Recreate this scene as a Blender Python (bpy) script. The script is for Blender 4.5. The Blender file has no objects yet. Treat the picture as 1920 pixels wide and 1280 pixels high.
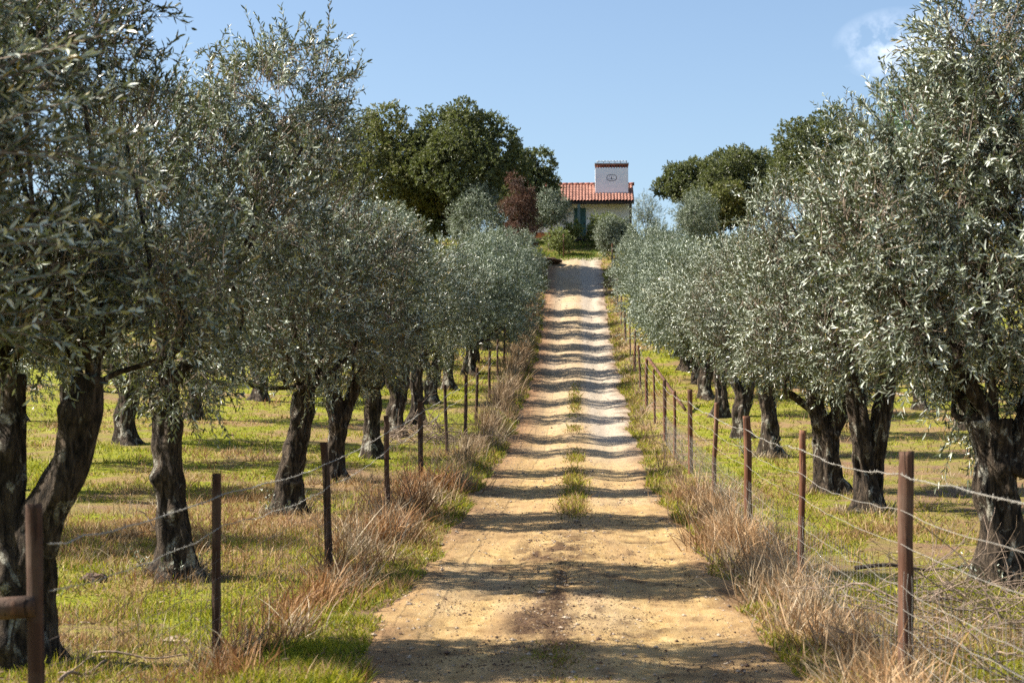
import bpy, math, random
import numpy as np
from mathutils import Vector, Matrix

R = math.radians
rng = np.random.default_rng(11)
random.seed(5)
scene = bpy.context.scene
COL = scene.collection
UP = np.array([0., 0., 1.])

# ------------------------------------------------------------------ noise
_perm = np.random.default_rng(3).permutation(4096)
def _h(i, j, k=0):
    return _perm[(_perm[(_perm[i & 4095] + j) & 4095] + k) & 4095] / 4095.0
def noise3(x, y, z=0.0):
    x = np.asarray(x, float); y = np.asarray(y, float); z = np.asarray(z, float) + 0 * x
    xi = np.floor(x).astype(int); yi = np.floor(y).astype(int); zi = np.floor(z).astype(int)
    fx = x - xi; fy = y - yi; fz = z - zi
    fx = fx * fx * (3 - 2 * fx); fy = fy * fy * (3 - 2 * fy); fz = fz * fz * (3 - 2 * fz)
    r = 0
    for a in (0, 1):
        for b in (0, 1):
            for c in (0, 1):
                w = (fx if a else 1 - fx) * (fy if b else 1 - fy) * (fz if c else 1 - fz)
                r = r + w * _h(xi + a, yi + b, zi + c)
    return r * 2 - 1
def fbm(x, y, z=0.0, o=3):
    s = 0; a = .5; f = 1
    for i in range(o):
        s = s + a * noise3(np.asarray(x) * f + 17.3 * i, np.asarray(y) * f + 5.1 * i, np.asarray(z) * f)
        a *= .5; f *= 2.03
    return s
def sstep(a, b, x):
    t = np.clip((np.asarray(x, float) - a) / (b - a), 0, 1)
    return t * t * (3 - 2 * t)
def nrm(v):
    return v / np.maximum(np.linalg.norm(v, axis=-1, keepdims=True), 1e-9)

# ------------------------------------------------------------------ terrain
_K = np.array([(-60, -.6), (-20, -.1), (0, 0), (11, 0), (16, .10), (21, .32), (26, .51), (31.7, .78), (41, 1.26), (46, 1.68),
               (50.7, 2.23), (57, 3.03), (66, 4.28), (75, 5.62), (84, 7.2), (89, 8.3), (94, 9.5), (101, 11.4), (107, 12.9),
               (111, 13.8), (115, 14.1), (140, 14.3), (180, 12.5), (260, 2), (420, -8), (900, -10)])
_gy = np.arange(-60, 900, .5)
_gz = np.interp(_gy, _K[:, 0], _K[:, 1])
_ker = np.exp(-.5 * (np.arange(-10, 11) / 4.) ** 2); _ker /= _ker.sum()
_gz = np.convolve(np.pad(_gz, 10, mode='edge'), _ker, 'valid')
def zroad(y):
    return np.interp(y, _gy, _gz)
def terrain(x, y):
    x = np.asarray(x, float); y = np.asarray(y, float)
    z = zroad(y)
    on = sstep(106, 101, y) * (np.abs(x) < 12)
    ax = np.abs(x)
    amp = .3 + .7 * sstep(22, 45, y)
    rut = amp * (-.055 * np.exp(-((ax - .80) / .3) ** 2) + .03 * np.exp(-(x / .3) ** 2))
    z = z + rut * on
    grow = .05 + .95 * sstep(15, 45, y)
    z = z + on * grow * .34 * sstep(-1.45, -2.2, x) + on * .10 * sstep(1.5, 2.3, x) * (.3 + .7 * grow)
    z = z + .025 * np.clip(-x - 2.4, 0, 20) * sstep(18, 40, y) + .012 * np.clip(x - 2.4, 0, 20) * sstep(18, 40, y)
    z = z - .12 * sstep(-1.7, -2.8, x) * sstep(21, 12, y)
    off = sstep(1.4, 2.1, ax)
    z = z + off * (.07 * fbm(x * .45, y * .45, 2.) + .05 * fbm(x * 1.7, y * 1.7, 7.))
    z = z + (1 - off) * (.012 * fbm(x * 1.1, y * .6, 4.) + .008 * fbm(x * 4.5, y * 2., 9.))
    return z
def T(x, y):
    return float(terrain(np.array([x]), np.array([y]))[0])

# ------------------------------------------------------------------ mesh helpers
class Acc:
    """collects vertices / faces / per-vertex attributes, builds one mesh object"""
    def __init__(s):
        s.V = []; s.F = []; s.n = 0; s.A = {}
    def add(s, V, faces, mat=0, smooth=False, **attr):
        V = np.asarray(V, float).reshape(-1, 3)
        fs = faces if isinstance(faces, list) else [faces]
        for f in fs:
            f = np.asarray(f, int)
            if f.size:
                s.F.append((f + s.n, mat, smooth))
        for k, a in attr.items():
            s.A.setdefault(k, []).append((s.n, np.asarray(a, float)))
        s.V.append(V); s.n += len(V)
    def mesh(s, name):
        me = bpy.data.meshes.new(name)
        V = np.concatenate(s.V)
        me.vertices.add(len(V)); me.vertices.foreach_set('co', V.astype(np.float32).ravel())
        tot = np.concatenate([np.full(len(f), f.shape[1]) for f, _, _ in s.F])
        idx = np.concatenate([f.ravel() for f, _, _ in s.F])
        st = np.concatenate([[0], np.cumsum(tot)[:-1]])
        me.loops.add(len(idx)); me.loops.foreach_set('vertex_index', idx.astype(np.int32))
        me.polygons.add(len(tot)); me.polygons.foreach_set('loop_start', st.astype(np.int32))
        me.polygons.foreach_set('material_index', np.concatenate([np.full(len(f), m) for f, m, _ in s.F]).astype(np.int32))
        me.polygons.foreach_set('use_smooth', np.concatenate([np.full(len(f), sm) for f, _, sm in s.F]).astype(bool))
        for k, lst in s.A.items():
            if lst[0][1].ndim == 2:
                a = np.ones((len(V), 4)); a[:, :3] = .3
                for o, v in lst: a[o:o + len(v), :v.shape[1]] = v
                at = me.attributes.new(k, 'FLOAT_COLOR', 'POINT'); at.data.foreach_set('color', a.astype(np.float32).ravel())
            else:
                a = np.zeros(len(V))
                for o, v in lst: a[o:o + len(v)] = v
                at = me.attributes.new(k, 'FLOAT', 'POINT'); at.data.foreach_set('value', a.astype(np.float32))
        me.update(calc_edges=True)
        return me
    def build(s, name, mats, parent=None, loc=None):
        me = s.mesh(name)
        return link(name, me, mats, parent, loc)
def link(name, me, mats=None, parent=None, loc=None):
    for m in (mats or []):
        me.materials.append(m)
    o = bpy.data.objects.new(name, me); COL.objects.link(o)
    if parent: o.parent = parent
    if loc is not None: o.location = loc
    return o
def tag(o, label=None, cat=None, group=None, kind=None):
    if label: o['label'] = label
    if cat: o['category'] = cat
    if group: o['group'] = group
    if kind: o['kind'] = kind
    return o
def empty(name, loc, label=None, cat=None, group=None, rz=0):
    o = bpy.data.objects.new(name, None); COL.objects.link(o)
    o.location = loc; o.rotation_euler = (0, 0, rz); o.empty_display_size = .2
    return tag(o, label, cat, group)
def copy_thing(root, loc, rz=0, scale=(1, 1, 1), label=None):
    r = root.copy(); COL.objects.link(r)
    r.location = loc; r.rotation_euler = (0, 0, rz); r.scale = scale
    if label: r['label'] = label
    for ch in list(root.children):
        c = ch.copy(); COL.objects.link(c); c.parent = r
    return r

def box(acc, x0, x1, y0, y1, z0, z1, mat=0):
    V = [(x0, y0, z0), (x1, y0, z0), (x1, y1, z0), (x0, y1, z0), (x0, y0, z1), (x1, y0, z1), (x1, y1, z1), (x0, y1, z1)]
    F = [(0, 3, 2, 1), (4, 5, 6, 7), (0, 1, 5, 4), (1, 2, 6, 5), (2, 3, 7, 6), (3, 0, 4, 7)]
    acc.add(V, np.array(F), mat)

def frames(pts):
    t = np.gradient(pts, axis=0); t = nrm(t)
    ref = np.array([1., .13, 0.]) if abs(t[:, 2]).mean() > .6 else np.array([0., .1, 1.])
    a = nrm(np.cross(t, ref)); b = np.cross(t, a)
    return t, a, b
def tube(acc, pts, rad, n=8, mat=0, cap=True, rough=0.0, ridges=0.0, seed=0., flare=None, smooth=True, burl=0):
    """a round bar along pts; rough / ridges give bark, flare = (height, amount) spreads the foot"""
    pts = np.asarray(pts, float); m = len(pts)
    rad = np.broadcast_to(np.asarray(rad, float), (m,))
    t, a, b = frames(pts)
    th = np.arange(n) * 2 * math.pi / n
    c, s_ = np.cos(th)[None], np.sin(th)[None]
    s = np.concatenate([[0], np.cumsum(np.linalg.norm(np.diff(pts, axis=0), axis=1))])[:, None]
    f = np.ones((m, n))
    if rough:
        f = f + rough * 1.5 * fbm(c * 1.3 + seed, s_ * 1.3 + 0 * s, s * 1.9 + seed, 3) + rough * .5 * noise3(c * 3.3 + seed, s_ * 3.3 + 0 * s, s * 6 + seed)
    if ridges:
        f = f + ridges * np.sin(th[None] * 5 + s * 1.6 + 3 * noise3(c + seed, s_ + 0 * s, s * .8))
    if burl:
        rb = np.random.default_rng(int(seed * 100) % 99991)
        for _ in range(burl):
            sb, tb, wb, ab = rb.uniform(0, s.max()), rb.uniform(0, 6.28), rb.uniform(.07, .16), rb.uniform(-.22, .42)
            dth = np.abs((th[None] - tb + math.pi) % (2 * math.pi) - math.pi) * rad[:, None]
            f = f + ab * np.exp(-((s - sb) ** 2 + dth ** 2) / (2 * wb * wb * .4))
    if flare is not None:
        lob = .55 + .45 * np.sin(th[None] * 4 + seed * 3 + 1.5 * noise3(c * 1.5, s_ * 1.5, 0 * s + seed))
        f = f + flare[1] * np.exp(-s / flare[0]) * (.35 + .9 * lob)
    rr = rad[:, None] * f
    V = pts[:, None, :] + rr[..., None] * (c[..., None] * a[:, None, :] + s_[..., None] * b[:, None, :])
    i = np.arange(m - 1)[:, None] * n; j = np.arange(n)[None]; j2 = (j + 1) % n
    Q = np.stack([i + j, i + n + j, i + n + j2, i + j2], -1).reshape(-1, 4)
    V = V.reshape(-1, 3)
    fs = [Q]
    if cap:
        V = np.concatenate([V, pts[:1], pts[-1:]])
        k = np.arange(n); k2 = (k + 1) % n
        fs.append(np.stack([np.full(n, m * n), k, k2], -1))
        fs.append(np.stack([np.full(n, m * n + 1), (m - 1) * n + k2, (m - 1) * n + k], -1))
    acc.add(V, fs, mat, smooth)
def spline(P, n):
    """Catmull-Rom through rows of P (any width)"""
    P = np.asarray(P, float)
    Q = np.concatenate([2 * P[:1] - P[1:2], P, 2 * P[-1:] - P[-2:-1]])
    u = np.linspace(0, len(P) - 1 - 1e-6, n); i = u.astype(int); t = (u - i)[:, None]
    a, b, c, d = Q[i], Q[i + 1], Q[i + 2], Q[i + 3]
    return .5 * (2 * b + (c - a) * t + (2 * a - 5 * b + 4 * c - d) * t ** 2 + (3 * b - a - 3 * c + d) * t ** 3)

# ------------------------------------------------------------------ materials
class Mat:
    def __init__(s, name):
        s.m = bpy.data.materials.new(name); s.m.use_nodes = True
        s.nt = s.m.node_tree; s.nt.nodes.clear()
        s.out = s.n('ShaderNodeOutputMaterial')
    def n(s, t, **kw):
        nd = s.nt.nodes.new(t)
        for k, v in kw.items(): setattr(nd, k, v)
        return nd
    def l(s, a, b): s.nt.links.new(a, b)
    def val(s, sock, v):
        if hasattr(v, 'is_linked'): s.l(v, sock)
        else: sock.default_value = v
    def coord(s): return s.n('ShaderNodeTexCoord').outputs['Object']
    def scale(s, vec, sc):
        mp = s.n('ShaderNodeMapping'); mp.inputs['Scale'].default_value = sc; s.l(vec, mp.inputs['Vector']); return mp.outputs[0]
    def noise(s, scale=5, detail=4, rough=.55, vec=None, dist=0):
        nd = s.n('ShaderNodeTexNoise'); nd.inputs['Scale'].default_value = scale; nd.inputs['Detail'].default_value = detail
        nd.inputs['Roughness'].default_value = rough; nd.inputs['Distortion'].default_value = dist
        s.l(vec if vec is not None else s.coord(), nd.inputs['Vector']); return nd.outputs['Fac']
    def ramp(s, fac, stops):
        r = s.n('ShaderNodeValToRGB'); e = r.color_ramp.elements
        while len(e) < len(stops): e.new(.5)
        for q, (p, c) in zip(e, stops):
            q.position = p; q.color = (c, c, c, 1) if isinstance(c, (int, float)) else (*c, 1)
        s.l(fac, r.inputs[0]); return r.outputs[0]
    def mix(s, f, a, b, mode='MIX'):
        m = s.n('ShaderNodeMix', data_type='RGBA', blend_type=mode)
        s.val(m.inputs[0], f)
        for sk, v in ((m.inputs[6], a), (m.inputs[7], b)):
            if isinstance(v, tuple): sk.default_value = (*v[:3], 1)
            else: s.l(v, sk)
        return m.outputs[2]
    def math(s, op, a, b=0.):
        m = s.n('ShaderNodeMath', operation=op); s.val(m.inputs[0], a); s.val(m.inputs[1], b); return m.outputs[0]
    def attr(s, name):
        return s.n('ShaderNodeAttribute', attribute_name=name)
    def bump(s, h, strength=.5, dist=.02):
        b = s.n('ShaderNodeBump'); b.inputs['Strength'].default_value = strength; b.inputs['Distance'].default_value = dist
        s.l(h, b.inputs['Height']); return b.outputs[0]
    def bsdf(s, col, rough=.8, spec=.3, normal=None, metal=0, transl=None, tw=.3):
        p = s.n('ShaderNodeBsdfPrincipled')
        if isinstance(col, tuple): p.inputs['Base Color'].default_value = (*col, 1)
        else: s.l(col, p.inputs['Base Color'])
        s.val(p.inputs['Roughness'], rough); p.inputs['Specular IOR Level'].default_value = spec; p.inputs['Metallic'].default_value = metal
        if normal is not None: s.l(normal, p.inputs['Normal'])
        o = p.outputs[0]
        if transl is not None:
            t = s.n('ShaderNodeBsdfTranslucent')
            if isinstance(transl, tuple): t.inputs[0].default_value = (*transl, 1)
            else: s.l(transl, t.inputs[0])
            mx = s.n('ShaderNodeMixShader'); mx.inputs[0].default_value = tw
            s.l(o, mx.inputs[1]); s.l(t.outputs[0], mx.inputs[2]); o = mx.outputs[0]
        s.l(o, s.out.inputs[0]); return s.m

def leaf_mat(name, top, under, rough=.38, spec=.5, tw=.22, tcol=(.20, .24, .05)):
    m = Mat(name)
    r = m.attr('rnd').outputs['Fac']
    a = m.ramp(r, top); b = m.ramp(r, under)
    geo = m.n('ShaderNodeNewGeometry')
    col = m.mix(geo.outputs['Backfacing'], a, b)
    ro = m.math('ADD', m.math('MULTIPLY', geo.outputs['Backfacing'], .3), rough)
    return m.bsdf(col, ro, spec, transl=tcol, tw=tw)
M = {}
M['olive_leaf'] = leaf_mat('olive_leaf', [(0, (.008, .014, .006)), (.45, (.021, .031, .011)), (.80, (.085, .100, .050)), (.995, (.24, .26, .17)), (1, (.26, .19, .05))],
                           [(0, (.065, .082, .05)), (.45, (.17, .20, .14)), (.72, (.42, .46, .37)), (1, (.74, .77, .67))], rough=.36, spec=.7, tw=.10)
M['olive_far'] = leaf_mat('olive_leaf_silvery', [(0, (.026, .040, .024)), (.5, (.065, .088, .055)), (1, (.14, .17, .11))],
                          [(0, (.09, .115, .08)), (.6, (.225, .265, .20)), (1, (.52, .56, .46))], rough=.40, spec=.7, tw=.10)
M['oak_leaf'] = leaf_mat('oak_leaf', [(0, (.016, .024, .009)), (.5, (.044, .054, .018)), (1, (.115, .115, .036))],
                         [(0, (.06, .08, .035)), (1, (.14, .15, .06))], rough=.45, tw=.18)
M['oak_yellow'] = leaf_mat('oak_leaf_yellowish', [(0, (.032, .034, .011)), (.5, (.085, .082, .022)), (1, (.18, .155, .04))],
                           [(0, (.09, .10, .04)), (1, (.18, .18, .06))], rough=.45, tw=.2)
M['pine_leaf'] = leaf_mat('pine_needles', [(0, (.03, .07, .012)), (.5, (.06, .14, .02)), (1, (.11, .20, .03))],
                          [(0, (.04, .09, .02)), (1, (.11, .20, .03))], rough=.5, tw=.2)
M['brown_leaf'] = leaf_mat('brown_needles', [(0, (.030, .017, .012)), (.5, (.075, .042, .030)), (1, (.15, .09, .065))],
                           [(0, (.06, .03, .02)), (1, (.16, .09, .06))], rough=.7, tw=.1, tcol=(.2, .08, .04))
M['lemon_leaf'] = leaf_mat('broad_yellow_green_leaf', [(0, (.06, .09, .02)), (.5, (.13, .17, .04)), (1, (.26, .29, .09))],
                           [(0, (.12, .15, .05)), (1, (.25, .27, .10))], rough=.4, tw=.25)
def bark():
    m = Mat('olive_bark')
    co = m.coord()
    st = m.scale(co, (1, 1, .22))
    n1 = m.noise(21, 7, .7, st, .5); n2 = m.noise(5.5, 5, .6, m.scale(co, (1, 1, .45)), 1.2); n3 = m.noise(42, 4, .6, co)
    base = m.ramp(n1, [(.36, (.006, .005, .004)), (.49, (.040, .029, .020)), (.62, (.105, .078, .054)), (.78, (.20, .16, .115))])
    lich = m.ramp(n2, [(.56, 0.), (.63, 1.)])
    lc = m.mix(m.ramp(n3, [(.42, 0.), (.55, 1.)]), (.16, .14, .10), (.40, .385, .32))
    col = m.mix(m.math('MULTIPLY', lich, .85), base, lc)
    h = m.math('ADD', n1, m.math('MULTIPLY', n3, .35))
    return m.bsdf(col, .92, .2, m.bump(h, 1., .07))
M['bark'] = bark()
def plain(name, col, rough=.8, spec=.3, var=.35, sc=9, bs=.3, bd=.01, stretch=None, metal=0):
    m = Mat(name); co = m.coord()
    v = m.scale(co, stretch) if stretch else co
    n = m.noise(sc, 5, .6, v)
    a = tuple(c * (1 - var) for c in col); b = tuple(min(1, c * (1 + var)) for c in col)
    return m.bsdf(m.ramp(n, [(.3, a), (.7, b)]), rough, spec, m.bump(n, bs, bd), metal)
M['twig'] = plain('twig_bark', (.17, .13, .095), sc=30)
M['deadwood'] = plain('dead_twigs', (.22, .16, .115), sc=20, var=.5)
M['darkwood'] = plain('dark_dead_branch', (.10, .07, .05), sc=20, var=.5)
def post_mat(name, dark, light):
    m = Mat(name); co = m.coord()
    g = m.noise(16, 6, .65, m.scale(co, (1, 1, .05)), .6); k = m.noise(3.5, 4, .6, m.scale(co, (1, 1, .6)))
    cr = m.noise(34, 2, .5, m.scale(co, (1, 1, .03)), .3)
    col = m.ramp(g, [(.28, tuple(c * .45 for c in dark)), (.5, dark), (.72, light)])
    col = m.mix(m.ramp(k, [(.45, 0.), (.75, .5)]), col, (.20, .155, .115))
    col = m.mix(m.ramp(cr, [(.62, 0.), (.68, .85)]), col, (.02, .012, .008))
    return m.bsdf(col, .85, .25, m.bump(m.math('SUBTRACT', g, m.ramp(cr, [(.6, 0.), (.7, 1.)])), .9, .012))
M['post'] = post_mat('brown_post_wood', (.11, .043, .021), (.30, .118, .052))
M['post_shaded'] = post_mat('tree_shaded_post_wood', (.050, .024, .014), (.13, .062, .036))  # left fence wood: tree shade put into the colour as a darker copy
M['post_weathered'] = post_mat('weathered_post_wood', (.095, .044, .026), (.24, .115, .062))
M['wire'] = plain('galvanised_wire', (.33, .31, .27), .55, .4, .3, 60, .1, .001, metal=.2)
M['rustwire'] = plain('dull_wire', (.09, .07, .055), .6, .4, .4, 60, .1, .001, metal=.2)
def fruit():
    m = Mat('olive_fruit'); r = m.attr('rnd').outputs['Fac']
    return m.bsdf(m.ramp(r, [(0, (.012, .010, .014)), (.55, (.03, .018, .022)), (.7, (.06, .075, .025)), (1, (.11, .14, .045))]), .3, .5)
M['fruit'] = fruit()
def grass_mat(name, tw=.35):
    m = Mat(name); c = m.attr('col').outputs['Color']
    return m.bsdf(c, .6, .25, transl=c, tw=tw)
M['grass'] = grass_mat('grass_blades'); M['drygrass'] = grass_mat('dry_stalks', .25)

def ground_mat():
    m = Mat('field_soil'); co = m.coord()
    big = m.noise(.45, 4, .6, co, .4); mid = m.noise(2.2, 5, .62, co); fine = m.noise(17, 6, .7, co); vf = m.noise(70, 4, .7, co)
    green = m.ramp(fine, [(.3, (.06, .08, .008)), (.5, (.185, .20, .013)), (.7, (.34, .31, .03))])
    dry = m.ramp(vf, [(.3, (.12, .07, .032)), (.5, (.25, .16, .075)), (.72, (.38, .27, .15))])
    soil = m.ramp(vf, [(.3, (.10, .058, .034)), (.6, (.24, .145, .09)), (.8, (.36, .25, .17))])
    c = m.mix(m.ramp(big, [(.50, 0.), (.61, .9)]), green, dry)
    c = m.mix(m.ramp(mid, [(.54, 0.), (.66, .7)]), c, dry)
    red = m.attr('soil').outputs['Fac']
    k = m.math('MULTIPLY', red, m.ramp(mid, [(.35, .35), (.6, 1.)]))
    c = m.mix(k, c, soil)
    h = m.math('ADD', m.math('MULTIPLY', fine, .6), m.math('MULTIPLY', vf, .4))
    return m.bsdf(c, .95, .15, m.bump(h, .9, .05))
M['ground'] = ground_mat()
def road_mat():
    m = Mat('sandy_track'); co = m.coord()
    a1 = m.noise(.8, 5, .6, m.scale(co, (1.6, .35, 1)), .5); a2 = m.noise(5, 6, .65, m.scale(co, (1.7, .6, 1)), .4)
    a3 = m.noise(26, 6, .72, co); a4 = m.noise(90, 4, .7, co)
    tr = m.noise(9, 4, .6, m.scale(co, (1, .03, 1)), .3)
    sand = m.ramp(a2, [(.28, (.225, .135, .050)), (.46, (.36, .24, .098)), (.7, (.47, .34, .165))])
    sand = m.mix(m.ramp(tr, [(.42, 0.), (.62, .5)]), sand, (.30, .20, .10))
    sand = m.mix(m.ramp(a1, [(.46, 0.), (.62, .55)]), sand, (.31, .195, .095))
    grit = m.ramp(a4, [(.30, (.19, .155, .12)), (.48, (.35, .30, .24)), (.66, (.48, .43, .36))])
    g = m.attr('grit').outputs['Fac']
    c = m.mix(m.math('MULTIPLY', g, m.ramp(a3, [(.35, .45), (.55, 1.)])), sand, grit)
    crumbs = m.ramp(a3, [(.60, 0.), (.68, .8)])
    d = m.attr('dirt').outputs['Fac']
    c = m.mix(m.math('MULTIPLY', crumbs, m.math('ADD', m.math('MULTIPLY', d, .6), .25)), c, (.16, .09, .048))
    c = m.mix(m.math('MULTIPLY', d, m.ramp(a3, [(.33, .45), (.5, 1.)])), c, m.ramp(a4, [(.3, (.030, .018, .011)), (.7, (.115, .066, .036))]))
    o = m.attr('edge').outputs['Fac']
    c = m.mix(m.math('MULTIPLY', o, m.ramp(a2, [(.3, .5), (.6, .9)])), c, (.26, .145, .075))
    h = m.math('ADD', m.math('ADD', m.math('MULTIPLY', a2, .5), m.math('MULTIPLY', a3, .35)), m.math('ADD', m.math('MULTIPLY', a4, .2), m.math('MULTIPLY', tr, .3)))
    return m.bsdf(c, .95, .12, m.bump(h, .8, .04))
M['road'] = road_mat()
M['stone'] = plain('pebble_stone', (.30, .235, .17), sc=8, var=.6)
M['wallstone'] = plain('dark_wall_stone', (.10, .085, .07), sc=6, var=.6)
M['clod'] = plain('dark_earth_clod', (.085, .05, .032), sc=14, var=.5, bs=1, bd=.03)
M['white'] = plain('whitewash', (.86, .85, .85), .9, .2, .05, 2.5, .0, .001)
M['tile'] = plain('terracotta_tile', (.29, .145, .108), .85, .25, .42, 3.5, .3, .01)
M['tiledark'] = plain('terracotta_dark', (.26, .085, .05), .85, .25, .4, 4, .3, .01)
M['beam'] = plain('dark_timber', (.045, .032, .025), .8, .3, .4, 6)
M['door'] = plain('teal_door_paint', (.035, .105, .105), .5, .4, .25, 4)
M['jamb'] = plain('grey_green_post_paint', (.12, .17, .165), .6, .3, .25, 4)
M['ochre'] = plain('ochre_base_band', (.32, .13, .05), .85, .2, .3, 4)
M['ink'] = plain('dark_sign_paint', (.035, .03, .05), .7, .3, .2, 4)
M['slab'] = plain('mortar_slab', (.36, .34, .33), .9, .2, .2, 4)
M['slate'] = plain('slate_cap', (.30, .33, .36), .7, .3, .45, 9)

# ------------------------------------------------------------------ ground and track
def axis(parts):
    out = []
    for a, b, st in parts: out += list(np.arange(a, b, st))
    return np.array(out + [parts[-1][1]])
xs_r = np.concatenate([[-400, -250, -150, -100, -70], axis([(-50, -20, 3), (-20, -7, .7), (-7, -2.6, .2), (-2.6, 2.6, .08), (2.6, 7, .2), (7, 20, .7), (20, 50, 3)]), [70, 100, 150, 250, 400]])
ys_r = np.concatenate([axis([(-60, -6, 6), (-6, 6, .5), (6, 30, .1), (30, 60, .18), (60, 120, .3), (120, 180, 3)]), [200, 230, 260, 300, 360, 420, 520, 700, 900]])
def grid(xs, ys, fz):
    X, Y = np.meshgrid(xs, ys)
    Z = fz(X, Y)
    V = np.stack([X, Y, Z], -1).reshape(-1, 3)
    nx = len(xs); i = np.arange(len(ys) - 1)[:, None] * nx + np.arange(nx - 1)[None]
    return V, np.stack([i, i + 1, i + 1 + nx, i + nx], -1).reshape(-1, 4)
def redge(y, side):
    """ragged edge of the track"""
    w = 1.62 if side < 0 else 1.45
    w = w + (.10 * noise3(y * .35, 3.3 + side) + .10 * noise3(y * 1.4, 8.1 + side) + .04 * noise3(y * 5, 1.7 + side))
    return w - (.12 if side < 0 else .08) * sstep(13, 10, y) + (.12 * sstep(50, 85, y) - .12 * np.exp(-((y - 31) / 4.) ** 2) if side > 0 else 0)
def groundz(x, y):
    z = terrain(x, y)
    inside = sstep(0, .16, np.where(x < 0, redge(y, -1) + x, redge(y, 1) - x)) * sstep(104, 102, y)
    return z - .05 * inside
a = Acc(); V, Q = grid(xs_r, ys_r, groundz)
soil = np.clip(sstep(3.4, 5.6, V[:, 0]) * .95 * sstep(60, 20, V[:, 1]) + .5 * sstep(2.8, 1.6, np.abs(V[:, 0])), 0, 1)
bare = noise3(V[:, 0] * .8, V[:, 1] * .7, 21.) + .5 * noise3(V[:, 0] * 2.6, V[:, 1] * 2.2, 5.)
soil = np.clip(soil + .75 * sstep(-.25, -.6, bare), 0, 1)
a.add(V, Q, 0, True, soil=soil)
tag(a.build('ground', [M['ground']]), kind='structure')

xs2 = np.linspace(-1, 1, 61)
ys2 = axis([(-6, 6, .5), (6, 30, .07), (30, 60, .12), (60, 103, .2)])
U, Y = np.meshgrid(xs2, ys2)
X = np.where(U < 0, U * (redge(Y, -1) + .07), U * (redge(Y, 1) + .07))
dist = np.where(X < 0, redge(Y, -1) + X, redge(Y, 1) - X)
pn = fbm(X * 2.2, Y * 1.3, 5.)
brk = .15 + 1.0 * sstep(-.25, .2, noise3(X * 4.5, Y * 2.2, 1.) + .7 * noise3(X * 11, Y * 5, 4.))
dirt = np.clip(1.25 * brk * np.exp(-((X + .22) / .42) ** 2 - ((Y - 20.2) / 1.5) ** 2) + 1.15 * brk * np.exp(-((X + .25) / .30) ** 2 - ((Y - 14.6) / 1.6) ** 2)
               + .9 * np.exp(-((X + .17 + .04 * noise3(Y * .6, 0 * Y)) / .09) ** 2) * sstep(19.5, 18, Y) * sstep(12, 13.5, Y) + .35 * np.exp(-((X - 1.0) / .35) ** 2 - ((Y - 12.5) / 1.4) ** 2) + .9 * pn * sstep(26, 18, Y), 0, 1)
dirt = np.maximum(dirt, np.clip((noise3(X * 5, Y * 3, 3.) - .45) * 2 * sstep(30, 20, Y), 0, .8))
dirt = np.maximum(dirt, np.clip(sstep(.9, 1.35, np.abs(X)) * (fbm(X * 2, Y * 2, 9.) + .25) * 1.2, 0, 1))
# tyre tread and churned earth as real relief
relief = .03 * dirt * noise3(X * 9, Y * 6, 2.) + .016 * dirt * noise3(X * 19, Y * 13, 6.) + .012 * dirt * np.sin(Y * 30 + 4 * noise3(X * 3, Y * 2)) * np.exp(-((X + .17) / .14) ** 2)
relief = relief - .008 * (np.exp(-((np.abs(X) - .62) / .09) ** 2) + np.exp(-((np.abs(X) - 1.02) / .09) ** 2)) * (.5 + noise3(X * 2, Y * .5, 3.)) * sstep(45, 35, Y)
relief = relief - .012 * np.exp(-((X + .12 + .05 * noise3(Y * .6, 0 * Y)) / .05) ** 2) * sstep(19, 17, Y)
fadein = sstep(-.07, .10, dist)
Z = terrain(X, Y) + relief - .035 * (1 - fadein) - .03 * sstep(101.5, 103, Y)
grit = np.clip(.9 * sstep(28, 50, Y) * sstep(.1, .6, X) + .45 * sstep(34, 62, Y) + .2 * sstep(.05, .4, fbm(X, Y * .4, 1.)), 0, 1)
edge = np.clip(sstep(-.7, -1.5, X) * sstep(25, 50, Y) + .5 * sstep(.35, .0, dist), 0, 1)
nx = len(xs2); i = np.arange(len(ys2) - 1)[:, None] * nx + np.arange(nx - 1)[None]
a = Acc()
a.add(np.stack([X, Y, Z], -1).reshape(-1, 3), np.stack([i, i + 1, i + 1 + nx, i + nx], -1).reshape(-1, 4), 0, True,
      grit=grit.ravel(), dirt=dirt.ravel(), edge=edge.ravel())
tag(a.build('dirt_road', [M['road']]), kind='structure')

# gravel scattered on the track
def pebbles(acc, P, S, seed=0):
    """small irregular stones, one squashed octahedron-like blob each"""
    r = np.random.default_rng(seed); n = len(P)
    base = nrm(np.array([(1, 0, 0), (-1, 0, 0), (0, 1, 0), (0, -1, 0), (0, 0, 1), (0, 0, -1.)]))
    F = np.array([(0, 2, 4), (2, 1, 4), (1, 3, 4), (3, 0, 4), (2, 0, 5), (1, 2, 5), (3, 1, 5), (0, 3, 5)])
    th = r.uniform(0, 6.28, n); c, s = np.cos(th), np.sin(th)
    v = base[None] * (1 + r.uniform(-.35, .35, (n, 6, 1))) * np.array([1., .8, .55]) * S[:, None, None]
    v = np.stack([v[..., 0] * c[:, None] - v[..., 1] * s[:, None], v[..., 0] * s[:, None] + v[..., 1] * c[:, None], v[..., 2]], -1) + P[:, None, :]
    acc.add(v.reshape(-1, 3), (F[None] + np.arange(n)[:, None, None] * 6).reshape(-1, 3))
n = 9000
y = np.exp(rng.uniform(math.log(9), math.log(102), n)); x = rng.uniform(-1.65, 1.55, n)
k = (np.abs(np.abs(x) - .75) > rng.uniform(-.1, .4, n)) | (y > 45)
x, y = x[k], y[k]
S = rng.gamma(1.6, .003, len(x)) * (1 + y / 40) + .0025
a = Acc(); pebbles(a, np.stack([x, y, terrain(x, y) + S * .2], -1), S, 3)
tag(a.build('gravel', [M['stone']]), kind='stuff')
n = 60000
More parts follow.
